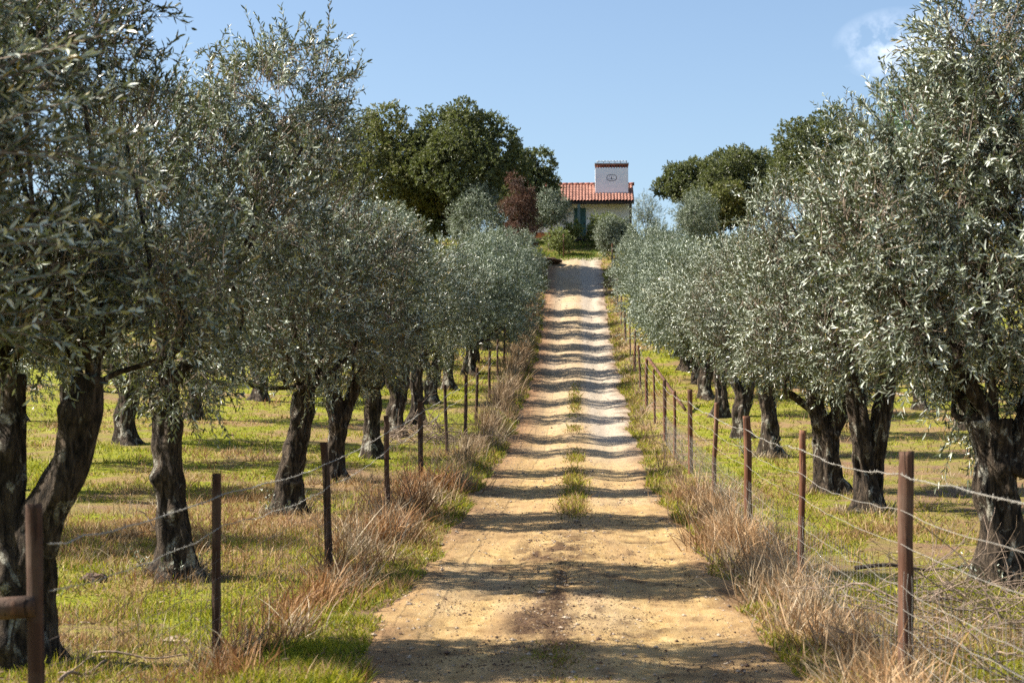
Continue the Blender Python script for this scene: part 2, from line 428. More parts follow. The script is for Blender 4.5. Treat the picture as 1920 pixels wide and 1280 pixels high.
y = np.exp(rng.uniform(math.log(9.5), math.log(34), n)); x = rng.uniform(-1.6, 1.45, n)
k = np.exp(-((x + .22) / .35) ** 2) * (.35 + np.exp(-((y - 20) / 2.) ** 2) + np.exp(-((y - 14.6) / 2.) ** 2)) + sstep(.1, .6, noise3(x * 3.5, y * 2.2, 3.)) * .5 + .04
ok = rng.random(n) < k; x, y = x[ok], y[ok]
S = rng.gamma(1.3, .0026, len(x)) + .002
a = Acc(); pebbles(a, np.stack([x, y, terrain(x, y) + S * .25], -1), S, 8)
tag(a.build('soil_crumbs', [M['clod']]), kind='stuff')

# ------------------------------------------------------------------ grass
def blades(acc, P, D, L, W, colb, colt, bend=.5, seg=2):
    """curved ribbons: P base, D direction, L length, W width, colours at base and tip"""
    n = len(P); r = np.random.default_rng(len(P))
    side = nrm(np.cross(D, np.stack([r.normal(size=n), r.normal(size=n), r.normal(size=n) * .3], -1)))
    B = nrm(np.stack([r.normal(size=n), r.normal(size=n), -np.full(n, .9)], -1)) * (bend * L * r.uniform(.2, 1, n))[:, None]
    if isinstance(bend, np.ndarray): pass
    vs = []; cs = []
    for k in range(seg):
        t = k / seg
        c = P + D * (L * t)[:, None] + B * t * t
        w = (W * (1 - .6 * t))[:, None] * .5
        vs += [c - side * w, c + side * w]
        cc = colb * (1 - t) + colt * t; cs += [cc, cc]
    vs.append(P + D * L[:, None] + B); cs.append(colt)
    m = 2 * seg + 1
    V = np.stack(vs, 1); C = np.stack(cs, 1)
    o = np.arange(n)[:, None] * m
    fs = [o + np.array([[2 * k, 2 * k + 1, 2 * k + 3, 2 * k + 2]]) for k in range(seg - 1)]
    fs = ([np.concatenate(fs)] if fs else []) + [o + np.array([[m - 3, m - 2, m - 1]])]
    acc.add(V.reshape(-1, 3), fs, 0, False, col=C.reshape(-1, 3))
def dryness(x, y):
    v = .36 + 1.25 * fbm(x * .45 + 3, y * .36, 11.) + .6 * fbm(x * 1.8, y * 1.5, 4.)
    v = v + .45 * np.exp(-((x + 4.6) / 1.6) ** 2 - ((y - 22) / 4) ** 2) - .15 * sstep(26, 45, y)
    return np.clip(v, 0, 1)
GRN = np.array([[.075, .11, .006], [.24, .265, .012], [.47, .41, .03]])
DRY = np.array([[.23, .12, .05], [.38, .235, .10], [.53, .38, .20]])
def pick(pal, n):
    t = rng.uniform(0, len(pal) - 1.001, n); i = t.astype(int); f = (t - i)[:, None]
    return pal[i] * (1 - f) + pal[i + 1] * f
def lowgrass(n, d0, d1, wl, hl, xr=(-.37, .30), cond=None):
    y = (d0 ** -.5 + rng.uniform(0, 1, n) * (d1 ** -.5 - d0 ** -.5)) ** -2
    x = rng.uniform(xr[0], xr[1], n) * y
    clump = noise3(x * 5, y * 5, 3.) * .5 + noise3(x * 1.3, y * 1.1, 8.) * .6
    ok = (x < -redge(y, -1) + .05 - .1 * clump) | (x > redge(y, 1) - .05 + .1 * clump)
    bare = noise3(x * .8, y * .7, 21.) + .5 * noise3(x * 2.6, y * 2.2, 5.)
    ok &= (clump > rng.uniform(-1.0, .35, n)) & (bare > rng.uniform(-.75, -.1, n)) & (rng.random(n) > .82 * sstep(3.4, 5.6, x) * sstep(60, 30, y))
    if cond is not None: ok &= cond(x, y)
    x, y = x[ok], y[ok]; n = len(x)
    dr = dryness(x, y)
    isdry = rng.uniform(0, 1, n) < dr
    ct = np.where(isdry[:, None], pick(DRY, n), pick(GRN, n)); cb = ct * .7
    L = rng.uniform(.5, 1.3, n) * hl * np.where(isdry, 1.25, 1.) * (1 + .6 * (noise3(x * 2, y * 2, 1.)))
    D = nrm(np.stack([rng.normal(0, .55, n), rng.normal(0, .55, n), np.ones(n)], -1))
    W = wl * (1 + y / 9) * rng.uniform(.7, 1.4, n)
    return np.stack([x, y, terrain(x, y) - .015], -1), D, L, W, cb, ct
a = Acc()
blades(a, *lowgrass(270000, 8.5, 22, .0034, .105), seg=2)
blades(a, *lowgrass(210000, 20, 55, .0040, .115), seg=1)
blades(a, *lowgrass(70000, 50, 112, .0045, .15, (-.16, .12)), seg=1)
# verges and the strip down the middle of the track
n = 34000
y = np.exp(rng.uniform(math.log(9), math.log(101), n)); sd = np.where(rng.random(n) < .5, -1, 1)
x = sd * (np.where(sd < 0, redge(y, -1), redge(y, 1)) + np.abs(rng.normal(0, .25, n)) - .06)
ok = noise3(x * 3, y * 1.2, 5.) > rng.uniform(-.9, .7, n)
x, y = x[ok], y[ok]; n = len(x)
g = rng.uniform(0, 1, n) < np.where((y < 19) & (x < 0), .5, .72)
ct = np.where(g[:, None], pick(GRN, n), pick(DRY, n))
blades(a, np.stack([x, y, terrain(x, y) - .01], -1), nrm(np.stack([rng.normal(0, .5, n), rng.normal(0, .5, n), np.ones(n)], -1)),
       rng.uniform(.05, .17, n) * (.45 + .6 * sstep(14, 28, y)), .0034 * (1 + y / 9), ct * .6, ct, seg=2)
n = 18000
y = np.concatenate([rng.uniform(23.5, 60, n - 2400), rng.normal(12.4, .28, 1300), rng.normal(10.9, .3, 1100)])
x = np.concatenate([rng.normal(.0, .10, n - 2400) - .03, rng.normal(-.15, .11, 1300), rng.normal(-.05, .16, 1100)])
pat = sstep(-.75, .15, noise3(y * .55, 0 * y + 2.2)) * sstep(60, 48, y) * (.55 + .45 * sstep(45, 30, y))
ok = (rng.random(n) < pat) | (y < 14)
x, y = x[ok], y[ok]; n = len(x)
g = rng.random(n) < np.where(y < 27, .4, .6)
ct = np.where(g[:, None], pick(GRN, n), pick(DRY, n))
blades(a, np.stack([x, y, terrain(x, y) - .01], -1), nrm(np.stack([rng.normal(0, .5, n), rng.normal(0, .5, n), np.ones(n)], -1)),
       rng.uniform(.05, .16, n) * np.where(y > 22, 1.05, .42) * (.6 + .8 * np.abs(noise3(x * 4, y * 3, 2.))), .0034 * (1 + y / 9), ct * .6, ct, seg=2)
# bright turf on the rise in front of the house
n = 22000
x = rng.uniform(-7, 9, n); y = rng.uniform(101.5, 111, n)
ok = noise3(x * .9, y * .9, 5.) > rng.uniform(-1.2, .4, n); x, y = x[ok], y[ok]; n = len(x)
ct = pick(np.array([[.08, .15, .015], [.15, .23, .025], [.27, .29, .05]]), n)
blades(a, np.stack([x, y, terrain(x, y) - .02], -1), nrm(np.stack([rng.normal(0, .5, n), rng.normal(0, .5, n), np.ones(n)], -1)),
       rng.uniform(.12, .32, n), rng.uniform(.025, .05, n), ct * .6, ct, seg=1)
tag(a.build('grass', [M['grass']]), kind='stuff')

# tall dry grass along both fences
def tussocks(acc, spots, per, hl, pal, lean, spread=.16, wl=.0030, bend=.55):
    for (x0, y0, s) in spots:
        n = int(per * s)
        th = rng.uniform(0, 6.28, n); rr = np.abs(rng.normal(0, spread * (.6 + .5 * s), n))
        x = x0 + rr * np.cos(th); y = y0 + rr * np.sin(th) * 1.6
        lean_t = lean * rng.uniform(-.3, 1.2)
        D = np.stack([rng.normal(lean_t, .36, n) + .5 * rr * np.cos(th), rng.normal(-.05, .36, n) + .4 * rr * np.sin(th), np.ones(n)], -1)
        L = hl * s * rng.uniform(.45, 1.2, n)
        ct = pick(pal if rng.random() < .68 else MIXED, n) * rng.uniform(.65, 1.2)
        L = np.where(rng.random(n) < .08, L * 1.45, L)
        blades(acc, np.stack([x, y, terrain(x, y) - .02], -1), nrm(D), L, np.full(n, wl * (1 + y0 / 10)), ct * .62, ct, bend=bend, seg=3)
ORANGE = np.array([[.18, .075, .028], [.36, .18, .07], [.52, .32, .15]])
STRAW = np.array([[.26, .13, .052], [.46, .28, .135], [.64, .47, .28]])
GREY = np.array([[.19, .11, .055], [.36, .235, .13], [.52, .39, .24]])
MIXED = np.array([[.20, .14, .08], [.42, .31, .19], [.56, .47, .33]])
a = Acc()
sp = []
y = 10.6
while y < 28:
    sp.append((-2.3 + rng.normal(0, .17), y + rng.normal(0, .1), rng.uniform(.6, 1.15) * (.8 + .5 * float(noise3(y * .5, 1.))))); y += .27
tussocks(a, sp, 95, .47, ORANGE, .22, wl=.0042)
sp = []; y = 26.
while y < 88:
    sp.append((-2.12 + rng.normal(0, .15), y, rng.uniform(.75, 1.2) * (.9 + .4 * float(noise3(y * .35, 4.))))); y += .36 + y * .006
tussocks(a, sp, 62, .56, GREY, .14)
tag(a.build('dry_grass', [M['drygrass']]), kind='stuff')
a = Acc()
sp = []; y = 9.3
while y < 27:
    f = .95 + .35 * float(noise3(y * .55, 6.))
    sp.append((1.86 + rng.normal(0, .14), y, rng.uniform(.6, 1.1) * f)); y += .2
tussocks(a, sp, 95, .50, STRAW, -.14, wl=.0042)
sp = []; y = 26.
while y < 95:
    sp.append((1.85 + rng.normal(0, .16), y, rng.uniform(.3, .75))); y += .55 + y * .008
tussocks(a, sp, 60, .5, GREY, -.05)
tag(a.build('dry_grass', [M['drygrass']]), kind='stuff')
# ragged dry tufts standing in the fields and around the tree feet
a = Acc(); sp = []
for q in range(950):
    y = float(np.exp(rng.uniform(math.log(11), math.log(48)))); x = float(rng.uniform(-.34, .28) * y)
    if -2.6 < x < 2.3: continue
    if float(dryness(x, y)) < .45 and q % 4: continue
    sp.append((x, y, rng.uniform(.3, .75)))
tussocks(a, sp[::2], 42, .34, STRAW, 0, .26)
sp2 = [(float(rng.normal(-4.7, 1.1)), float(rng.normal(21.5, 2.6)), float(rng.uniform(.3, .8))) for _ in range(110)]
tussocks(a, sp[1::2] + sp2, 42, .34, ORANGE, 0, .26)
tag(a.build('dry_grass', [M['drygrass']]), kind='stuff')

# ------------------------------------------------------------------ trees
def leaves(acc, P, D, L, nl, ll, lw, mat=0, seed=0, ang=.85, droop=.12, t0=.12, thin=None):
    """shoots with leaves in opposite pairs; every leaf is a folded lance of two quads"""
    r = np.random.default_rng(seed); n = len(P)
    side0 = nrm(np.cross(D, r.normal(size=(n, 3)))); side1 = np.cross(D, side0)
    vs = []; rn = []
    shoot_rnd = r.normal(0, .22, n)
    for j in range(nl):
        t = t0 + (1 - t0) * (j // 2 * 2 + 1) / nl
        base = P + D * (L * t)[:, None] - UP * (droop * L * t * t)[:, None]
        s = (side0 if (j // 2) % 2 == 0 else side1) * (1 if j % 2 == 0 else -1)
        an = ang * (1.15 - .55 * t) + r.normal(0, .22, n)
        d = nrm(D * np.cos(an)[:, None] + s * np.sin(an)[:, None] + r.normal(0, .18, (n, 3)) - UP * .08)
        w = nrm(np.cross(d, D) + r.normal(0, .35, (n, 3)))
        nn = np.cross(w, d); fl = np.sign((nn * D).sum(-1, keepdims=True)); fl[fl == 0] = 1
        w = w * fl; nn = nn * fl
        l = (ll * r.uniform(.65, 1.2, n))[:, None]; ww = (lw * r.uniform(.75, 1.2, n))[:, None]
        cv = r.uniform(-.10, .16, n)[:, None] * l
        b = base; tip = base + d * l - nn * cv * 1.6
        m1 = base + d * l * .33 - nn * cv * .1; m2 = base + d * l * .68 - nn * cv * .6
        up = nn * ww * .22
        vs.append(np.stack([b, m1 + w * ww * .5 + up, m2 + w * ww * .42 + up, tip, m2 - w * ww * .42 + up, m1 - w * ww * .5 + up], 1))
        rn.append(np.repeat(np.clip(r.beta(2, 2, n) + shoot_rnd, 0, 1)[:, None], 6, 1))
    V = np.stack(vs, 1).reshape(-1, 3); rnd = np.stack(rn, 1).ravel()
    o = np.arange(n * nl)[:, None] * 6
    acc.add(V, [o + np.array([[0, 3, 2, 1]]), o + np.array([[0, 5, 4, 3]])], mat, False, rnd=rnd)
def twigs(acc, P, D, L, rad, mat=1, droop=.12):
    n = len(P)
    ref = nrm(np.cross(D, np.array([.3, .7, .2]))); r2 = np.cross(D, ref)
    rings = []
    for t, k in ((-.25, 1.2), (.35, .9), (.9, .4)):
        c = P + D * (L * t)[:, None] - UP * (droop * L * t * abs(t))[:, None]
        rr = (rad * k)[:, None]
        rings += [c + ref * rr, c - ref * rr * .5 + r2 * rr * .87, c - ref * rr * .5 - r2 * rr * .87]
    V = np.stack(rings, 1); o = np.arange(n)[:, None] * 9
    fs = []
    for k in (0, 3):
        for i in range(3):
            j = (i + 1) % 3; fs.append(o + np.array([[k + i, k + j, k + 3 + j, k + 3 + i]]))
    acc.add(V.reshape(-1, 3), np.concatenate(fs), mat)
def lobes(r, C, Rr, n, spread=.58, size=(.36, .52), low=-.55):
    i = np.arange(n) + .5
    z = 1 - i / n * (1 - low); th = i * 2.39996 + r.uniform(0, 6.28)
    q = np.sqrt(np.maximum(0, 1 - z * z))
    d = np.stack([q * np.cos(th), q * np.sin(th), z], -1) + r.normal(0, .16, (n, 3))
    c = C + d * Rr * spread * r.uniform(.8, 1.2, (n, 1))
    s = r.uniform(*size, n) * np.prod(Rr) ** (1 / 3)
    return np.concatenate([c, C[None]]), np.concatenate([s, [min(Rr) * .55]])
def shell(r, c, s, n, inner=.78, depth=.30):
    """points on the outside of a cluster of lobes, with outward normals"""
    pk = r.choice(len(s), size=n * 4, p=s ** 2 / (s ** 2).sum())
    d = nrm(r.normal(size=(n * 4, 3)))
    k = 1 - depth * r.random(n * 4) ** 1.6
    P = c[pk] + d * (s[pk] * k)[:, None]
    q = np.linalg.norm(P[:, None] - c[None], axis=-1) / s[None]
    q[np.arange(len(pk)), pk] = 9
    ok = (q.min(1) > inner) | (r.random(n * 4) < .07)
    P, d = P[ok][:n], d[ok][:n]
    return P, d
def limbs(acc, r, starts, targets, rad, n=8):
    for t in targets:
        s = starts[np.argmin([np.linalg.norm((s[:3] - t)[:2]) for s in starts])]
        p0 = s[:3]; r0 = s[3] * .30 * r.uniform(.8, 1.1)
        mid = p0 * .5 + t * .5 + np.array([0, 0, -.12]) + r.normal(0, .14, 3)
        P = spline([p0 - np.array([0, 0, .12]), p0 * .8 + mid * .2 + r.normal(0, .04, 3), mid, t], 12)
        tube(acc, P, np.linspace(r0, .014, 12), n, 0, rough=.14, seed=float(r.uniform(0, 50)))
def olive(seed, H=5.7, Rc=1.9, base=1.6, stems=None, nsh=3300, nl=18, ll=.074, lw=.0185, leaf='olive_leaf', off=(0, 0), sprays=40, twig=True, ry=.72,
          shoot=(.22, .55), nlobe=25, fruit=0, flare=(.2, 1.7), hang=.5, reach=None):
    """trunk mesh, crown mesh, fruit mesh of one olive tree standing at the origin"""
    r = np.random.default_rng(seed)
    Hh, Rk = H - .25, Rc - .15
    C = np.array([off[0], off[1], (Hh + base) * .5 + .05]); Rr = np.array([Rk, Rk * ry, (Hh - base) * .5])
    c, s = lobes(r, C, Rr, nlobe, spread=.63, size=(.24, .44), low=-.92)
    P, N = shell(r, c, s, nsh)
    low = P[:, 2] < base - .1 + .35 * (fbm(P[:, 0] * 1.5, P[:, 1] * 1.5, seed)) 
    low |= fbm(P[:, 0] * 1.15, P[:, 1] * 1.15, P[:, 2] * 1.15 + seed, 2) < -.17
    P, N = P[~low], N[~low]; n = len(P)
    h = (P[:, 2] - base) / (H - base)
    upw = np.where(h > .3, .6, .35 - hang * (1 - h / .3)) + r.normal(0, .25, n)
    D = nrm(N * .75 + UP * upw[:, None] + r.normal(0, .42, (n, 3)))
    L = r.uniform(*shoot, n)
    a = Acc()
    # layered: shoots grow out of the lobes
    leaves(a, P - D * .1, D, L, nl, ll, lw, 0, seed + 1, droop=.16)
    if twig: twigs(a, P - D * .1, D, L, np.full(n, .0035), 1, .16)
    if sprays:
        k = r.choice(np.where(h > .5)[0], sprays)
        Ps = P[k]; Ds = nrm(N[k] * .5 + UP * .75 + r.normal(0, .28, (sprays, 3))); Ls = .35 + .75 * r.random(sprays) ** 2.2
        leaves(a, Ps, Ds, Ls, nl + 12, ll * .95, lw, 0, seed + 2, ang=.7, droop=.05)
        twigs(a, Ps, Ds, Ls, np.full(sprays, .006), 1, .05)
    if twig:
        k = r.choice(n, 70)
        twigs(a, P[k] - D[k] * .15, nrm(D[k] + r.normal(0, .4, (70, 3))), r.uniform(.3, .65, 70), np.full(70, .0045), 1, .2)
    if reach:
        Pr = np.array([q[0] for q in reach]); Dr = nrm(np.array([q[1] for q in reach], float)); Lr = np.array([q[2] for q in reach], float)
        leaves(a, Pr, Dr, Lr, 34, ll, lw * 1.1, 0, seed + 5, ang=.75, droop=.18); twigs(a, Pr, Dr, Lr, np.full(len(Pr), .006), 1, .18)
    crown = a.mesh('crown'); crown.materials.append(M[leaf]); crown.materials.append(M['twig'])
    t = Acc(); tops = []
    stems = stems or [[(0, 0, -.15, .24), (.03, 0, .5, .19), (-.03, .02, 1.1, .18), (.02, 0, base + .15, .17)]]
    for q, st in enumerate(stems):
        S = spline(st, 52)
        tube(t, S[:, :3], S[:, 3] * .82, 40, 0, rough=.34, ridges=.12, burl=16, seed=seed * 1.37 + q * 9, flare=flare if st[0][2] < .1 else None)
        tops.append(S[-1])
    tg = c[r.permutation(len(c) - 1)[:11]]
    limbs(t, r, tops, tg, .1)
    # knots and sprouts on the stem
    trunk = t.mesh('trunk'); trunk.materials.append(M['bark'])
    fr = None
    if fruit:
        f = Acc(); k = r.choice(n, fruit); sub = 3
        FP = np.concatenate([P[k] + D[k] * (L[k] * r.uniform(.2, .8, fruit))[:, None] + r.normal(0, .02, (fruit, 3)) - UP * .02 for _ in range(sub)])
        pebbles(f, FP, r.uniform(.008, .012, len(FP)), seed); f.A['rnd'] = [(0, np.repeat(np.clip(r.beta(.8, .8, fruit).repeat(1), 0, 1)[np.tile(np.arange(fruit), sub)], 6))]
        fr = f.mesh('fruit'); fr.materials.append(M['fruit'])
    return trunk, crown, fr
def plant_tree(name, meshes, loc, rz, label, cat, group, scale=(1, 1, 1)):
    root = empty(name, loc, label, cat, group, rz); root.scale = scale
    link('trunk', meshes[0], None, root); link('crown', meshes[1], None, root)
    if len(meshes) > 2 and meshes[2]:
        tag(link('fruit', meshes[2], None, root), kind='stuff')
    return root
GL = 'olive trees in the row left of the track'; GR = 'olive trees in the row right of the track'
def foot(x, y): return (x, y, T(x, y) - .04)
Y1 = [[(0, 0, -.15, .25), (-.02, 0, .35, .24), (0, 0, .75, .23), (-.08, 0, 1.02, .15), (-.10, .05, 1.5, .13), (-.12, .1, 2.1, .11)],
      [(.02, 0, .75, .19), (.14, -.03, 1.0, .16), (.30, -.05, 1.35, .14), (.40, 0, 1.7, .12), (.48, 0, 2.1, .1)]]
_rr = np.random.default_rng(77)
REACH = [((_rr.uniform(.6, 1.15), _rr.uniform(-.5, .3), _rr.uniform(2.15, 3.5)), (1, _rr.normal(-.1, .3), _rr.normal(.35, .3)), _rr.uniform(.6, 1.15)) for _ in range(34)]
near = [
    (-4.1, 9.0, dict(seed=101, H=5.1, Rc=1.4, base=2.05, fruit=150, nsh=3600, ry=.85, off=(.1, 0), reach=REACH), 'nearest olive tree, only its blurred leaves reaching in at the left edge', GL),
    (-3.93, 12.4, dict(seed=102, H=5.7, Rc=1.45, base=1.65, stems=Y1, nsh=3400, fruit=260, off=(.05, 0), sprays=30, hang=.35),
     'big dark olive tree forking low in two, behind the left post with a rail', GL),
    (-4.02, 17.5, dict(seed=103, H=5.9, Rc=1.65, base=1.3, nsh=3300, fruit=200, off=(.35, 0), sprays=55,
      stems=[[(0.02, 0, -.15, .25), (.03, 0, .25, .22), (-.02, 0, .6, .19), (-.04, 0, 1.2, .165), (-.1, 0, 1.9, .15)]]),
     'tall olive tree with a straight lichen-patched trunk, left of the second wooden post', GL),
    (-3.85, 23.6, dict(seed=104, H=4.6, Rc=1.65, base=1.25, nsh=3100, off=(.15, 0), sprays=8,
      stems=[[(-.04, 0, -.15, .27), (0, 0, .3, .22), (.03, 0, .65, .19), (.13, 0, 1.1, .17), (.22, 0, 1.75, .17)]]),
     'olive tree with a leaning trunk and swollen dark foot, left of the third post', GL),
    (-3.92, 28.7, dict(seed=105, H=4.6, Rc=1.7, base=1.35, nsh=3300, sprays=8,
      stems=[[(0, 0, -.15, .22), (-.02, 0, .5, .18), (.05, 0, 1., .17), (-.08, 0, 1.6, .13)], [(.04, 0, .9, .14), (.2, .02, 1.3, .12), (.3, 0, 1.7, .1)]]),
     'olive tree with a dark forked trunk standing just behind the leaning one', GL),
    (3.92, 16.5, dict(seed=106, H=5.75, Rc=1.75, base=1.2, nsh=4500, ll=.082, lw=.018, nl=20, off=(.12, 0), sprays=70, hang=.45, shoot=(.25, .6),
      stems=[[(.06, 0, -.15, .33), (.03, 0, .25, .27), (0, 0, .7, .23), (-.05, 0, 1.2, .25), (-.08, 0, 1.6, .27)], [(.1, 0, 1.1, .18), (.25, 0, 1.5, .16), (.4, 0, 2., .13)]]),
     'largest olive tree at the right edge with a thick flaring trunk', GR),
    (3.95, 24.2, dict(seed=107, H=5.3, Rc=1.8, base=1.4, nsh=3600, sprays=25,
      stems=[[(.02, 0, -.15, .26), (0, 0, .3, .2), (-.06, 0, .8, .18), (-.16, 0, 1.9, .15)], [(.08, .2, -.1, .17), (.14, .18, .6, .14), (.22, .1, 1.2, .14), (.34, .1, 1.9, .12)]]),
     'olive tree with two close parallel stems, right of the second thin post', GR),
    (3.90, 27.6, dict(seed=108, H=5.1, Rc=1.8, base=1.4, nsh=3500, sprays=40,
      stems=[[(.02, 0, -.15, .25), (0, 0, .4, .2), (.0, 0, .9, .21), (-.14, 0, 1.3, .14), (-.2, 0, 1.8, .12)], [(.02, 0, .9, .18), (.2, 0, 1.3, .14), (.26, 0, 1.8, .12)],
             [(-.1, 0, 1.25, .09), (-.35, 0, 1.42, .07), (-.62, 0, 1.62, .06)]]),
     'olive tree with a trunk forked like a fist and one bare limb reaching left', GR),
    (3.92, 36., dict(seed=109, H=5.2, Rc=1.7, base=1.25, nsh=3400, sprays=20, ll=.07, lw=.017,
      stems=[[(.08, 0, -.15, .26), (.02, 0, .3, .21), (0, 0, .8, .18), (-.05, 0, 1.7, .16)]]),
     'olive tree with a single pale trunk behind the thick fourth post, right of the track', GR),
]
for (x, y, kw, lab, g) in near:
    plant_tree('olive_tree', olive(**kw), foot(x, y), 0, lab, 'olive tree', g)

a = Acc(); sp = []
for (x, y, kw, lab, g) in near[1:]:
    for q in range(13):
        t = rng.uniform(0, 6.28); d_ = rng.uniform(.26, .5); sp.append((x + d_ * math.cos(t), y + d_ * math.sin(t), rng.uniform(.35, .8)))
tussocks(a, sp, 55, .30, MIXED, 0, .12)
n = 9000
y = (8.5 ** -.5 + rng.uniform(0, 1, n) * (45 ** -.5 - 8.5 ** -.5)) ** -2; x = rng.uniform(-.36, .29, n) * y
ok = (np.abs(x) > 1.7) & (np.exp(-((np.abs(x) - 3.9) / 1.4) ** 2) + .12 > rng.random(n)); x, y = x[ok], y[ok]; n = len(x)
D = nrm(np.stack([rng.normal(size=n), rng.normal(size=n), np.abs(rng.normal(.12, .15, n))], -1))
ct = pick(np.array([[.10, .06, .035], [.24, .16, .10], [.40, .32, .24]]), n)
blades(a, np.stack([x, y, terrain(x, y) + .02], -1), D, rng.uniform(.03, .075, n), .011 * (1 + y / 40), ct, ct, bend=.2, seg=2)
tag(a.build('leaf_litter', [M['drygrass']]), kind='stuff')

# shared kinds for the trees farther up the hill
kinds = [olive(201, 4.95, 1.9, 1.35, nsh=2300, nl=16, ll=.085, lw=.021, sprays=14, twig=False),
         olive(202, 4.85, 1.85, 1.3, nsh=2300, nl=16, ll=.085, lw=.021, sprays=14, twig=False,
               stems=[[(0, 0, -.15, .23), (.05, 0, .5, .19), (-.05, .02, 1., .18), (-.2, 0, 1.7, .13)], [(0, 0, .9, .15), (.2, .05, 1.3, .12), (.35, 0, 1.8, .1)]])]
bush = [olive(211 + k, 4.0, 2.2, .7, nsh=3000, nl=14, ll=.105, lw=.027, sprays=0, twig=False, leaf='olive_far', shoot=(.3, .62), nlobe=22, hang=.15) for k in range(3)]
src = {}
def put_olive(meshes, key, x, y, label, group, sc=1., rz=None):
    rz = math.pi * int(rng.integers(0, 2)) + rng.normal(0, .12) if rz is None else rz
    s = (sc * rng.uniform(.95, 1.05), sc * rng.uniform(.95, 1.05), sc * rng.uniform(.95, 1.05))
    if key in src:
        o = copy_thing(src[key], foot(x, y), rz, s, label); o['group'] = group
    else:
        o = src[key] = plant_tree('olive_tree', meshes, foot(x, y), rz, label, 'olive tree', group, s)
    return o
ordl = ['fifth', 'sixth', 'seventh', 'eighth', 'ninth', 'tenth', 'eleventh', 'twelfth', 'thirteenth', 'fourteenth', 'fifteenth', 'sixteenth', 'seventeenth', 'eighteenth', 'nineteenth']
for q, y in enumerate([32.8, 38.9, 43.2, 48.6, 52.7]):
    put_olive(kinds[q % 2], 'k%d' % (q % 2), -3.9 + rng.normal(0, .08), y, 'dark-trunked olive tree, %s trunk of the left row counted uphill' % ordl[q], GL, 1.0 - .03 * q)
for q, y in enumerate([57.6, 61.7, 66.9, 70.9, 75.8, 79.9, 84.5]):
    put_olive(bush[q % 3], 'b%d' % (q % 3), -3.55 + rng.normal(0, .1), y, 'rounded silvery olive tree up the slope, %s of the left row counted uphill' % ordl[q + 5], GL, 1.08 - .02 * q)
for q, y in enumerate([42, 47.6, 52.5]):
    put_olive(kinds[(q + 1) % 2], 'k%d' % ((q + 1) % 2), 3.95 + rng.normal(0, .1), y, 'olive tree with leaves hanging over the fence, %s of the right row counted uphill' % ordl[q], GR, 1.04 - .03 * q)
for q, y in enumerate([57, 61.5, 66, 70.5, 75, 79.5, 84, 88.5]):
    put_olive(bush[(q + 1) % 3], 'b%d' % ((q + 1) % 3), 3.95 + rng.normal(0, .12), y, 'bushy silver-green olive tree up the slope, %s of the right row counted uphill' % ordl[q + 3], GR, 1.12 - .018 * q)
G2 = 'olive trees in the rows behind the fence rows'
sec = [(-9.3, 20.5), (-9.2, 26.4), (-9.1, 31.0), (-9.1, 35.6), (-9.2, 42.5), (-9., 48.5), (-9.1, 54.5), (-9., 60), (-14.2, 45), (-14.4, 53), (-14.3, 61)]
for q, (x, y) in enumerate(sec):
    row = 'second' if x > -11 else 'third'
    put_olive(kinds[q % 2], 'k%d' % (q % 2), x + rng.normal(0, .15), y, 'olive tree behind the front trunks, %s of the %s row left of the track' % (('first second third fourth'.split() + ordl)[q if row == 'second' else q - 8], row), G2, rng.uniform(.92, 1.02))
sec = [(9.6, 43.5), (9.4, 49), (9.5, 55), (9.5, 61), (9.5, 68), (9.4, 75)]
for q, (x, y) in enumerate(sec):
    k = q % 2 if y < 56 else q % 3
    put_olive(kinds[k] if y < 56 else bush[k], ('k%d' if y < 56 else 'b%d') % k, x + rng.normal(0, .15), y, 'olive tree seen through the right row, %s of the second row on the right' % ('first second third fourth'.split() + ordl)[q], G2, rng.uniform(.95, 1.05))

# broad-leaved and other trees on the hilltop
def clump_tree(seed, H, Rc, base, leaf, nsh=3200, nl=7, ll=.15, lw=.09, nlobe=16, trunk_r=.22, shoot=(.15, .4), size=(.30, .46), spread=.62, low=-.4, hang=.1, up=.25, ry=1.):
    r = np.random.default_rng(seed)
    C = np.array([0, 0, (H + base) * .5]); Rr = np.array([Rc, Rc * ry, (H - base) * .5])
    c, s = lobes(r, C, Rr, nlobe, spread, size, low)
    P, N = shell(r, c, s, nsh, .8, .4)
    # small sub-clumps break the outline
    P = P + N * (.30 * fbm(P[:, 0] * 2.2, P[:, 1] * 2.2, P[:, 2] * 2.2 + seed, 2) * 2)[:, None]
    n = len(P)
    D = nrm(N * .6 + UP * up + r.normal(0, .55, (n, 3)))
    a = Acc(); leaves(a, P - D * .08, D, r.uniform(*shoot, n), nl, ll, lw, 0, seed + 1, droop=.1)
    crown = a.mesh('crown'); crown.materials.append(M[leaf])
    t = Acc()
    S = spline([(0, 0, -.2, trunk_r * 1.25), (.06, 0, base * .4, trunk_r), (-.05, 0, base * .8, trunk_r * .85), (0, 0, base + .4, trunk_r * .7)], 20)
    tube(t, S[:, :3], S[:, 3], 14, 0, rough=.18, seed=seed)
    limbs(t, r, [S[-1]], c[r.permutation(len(c) - 1)[:9]], .1, 6)
    trunk = t.mesh('trunk'); trunk.materials.append(M['bark'])
    return trunk, crown, None
GO = 'evergreen oaks on the hilltop'
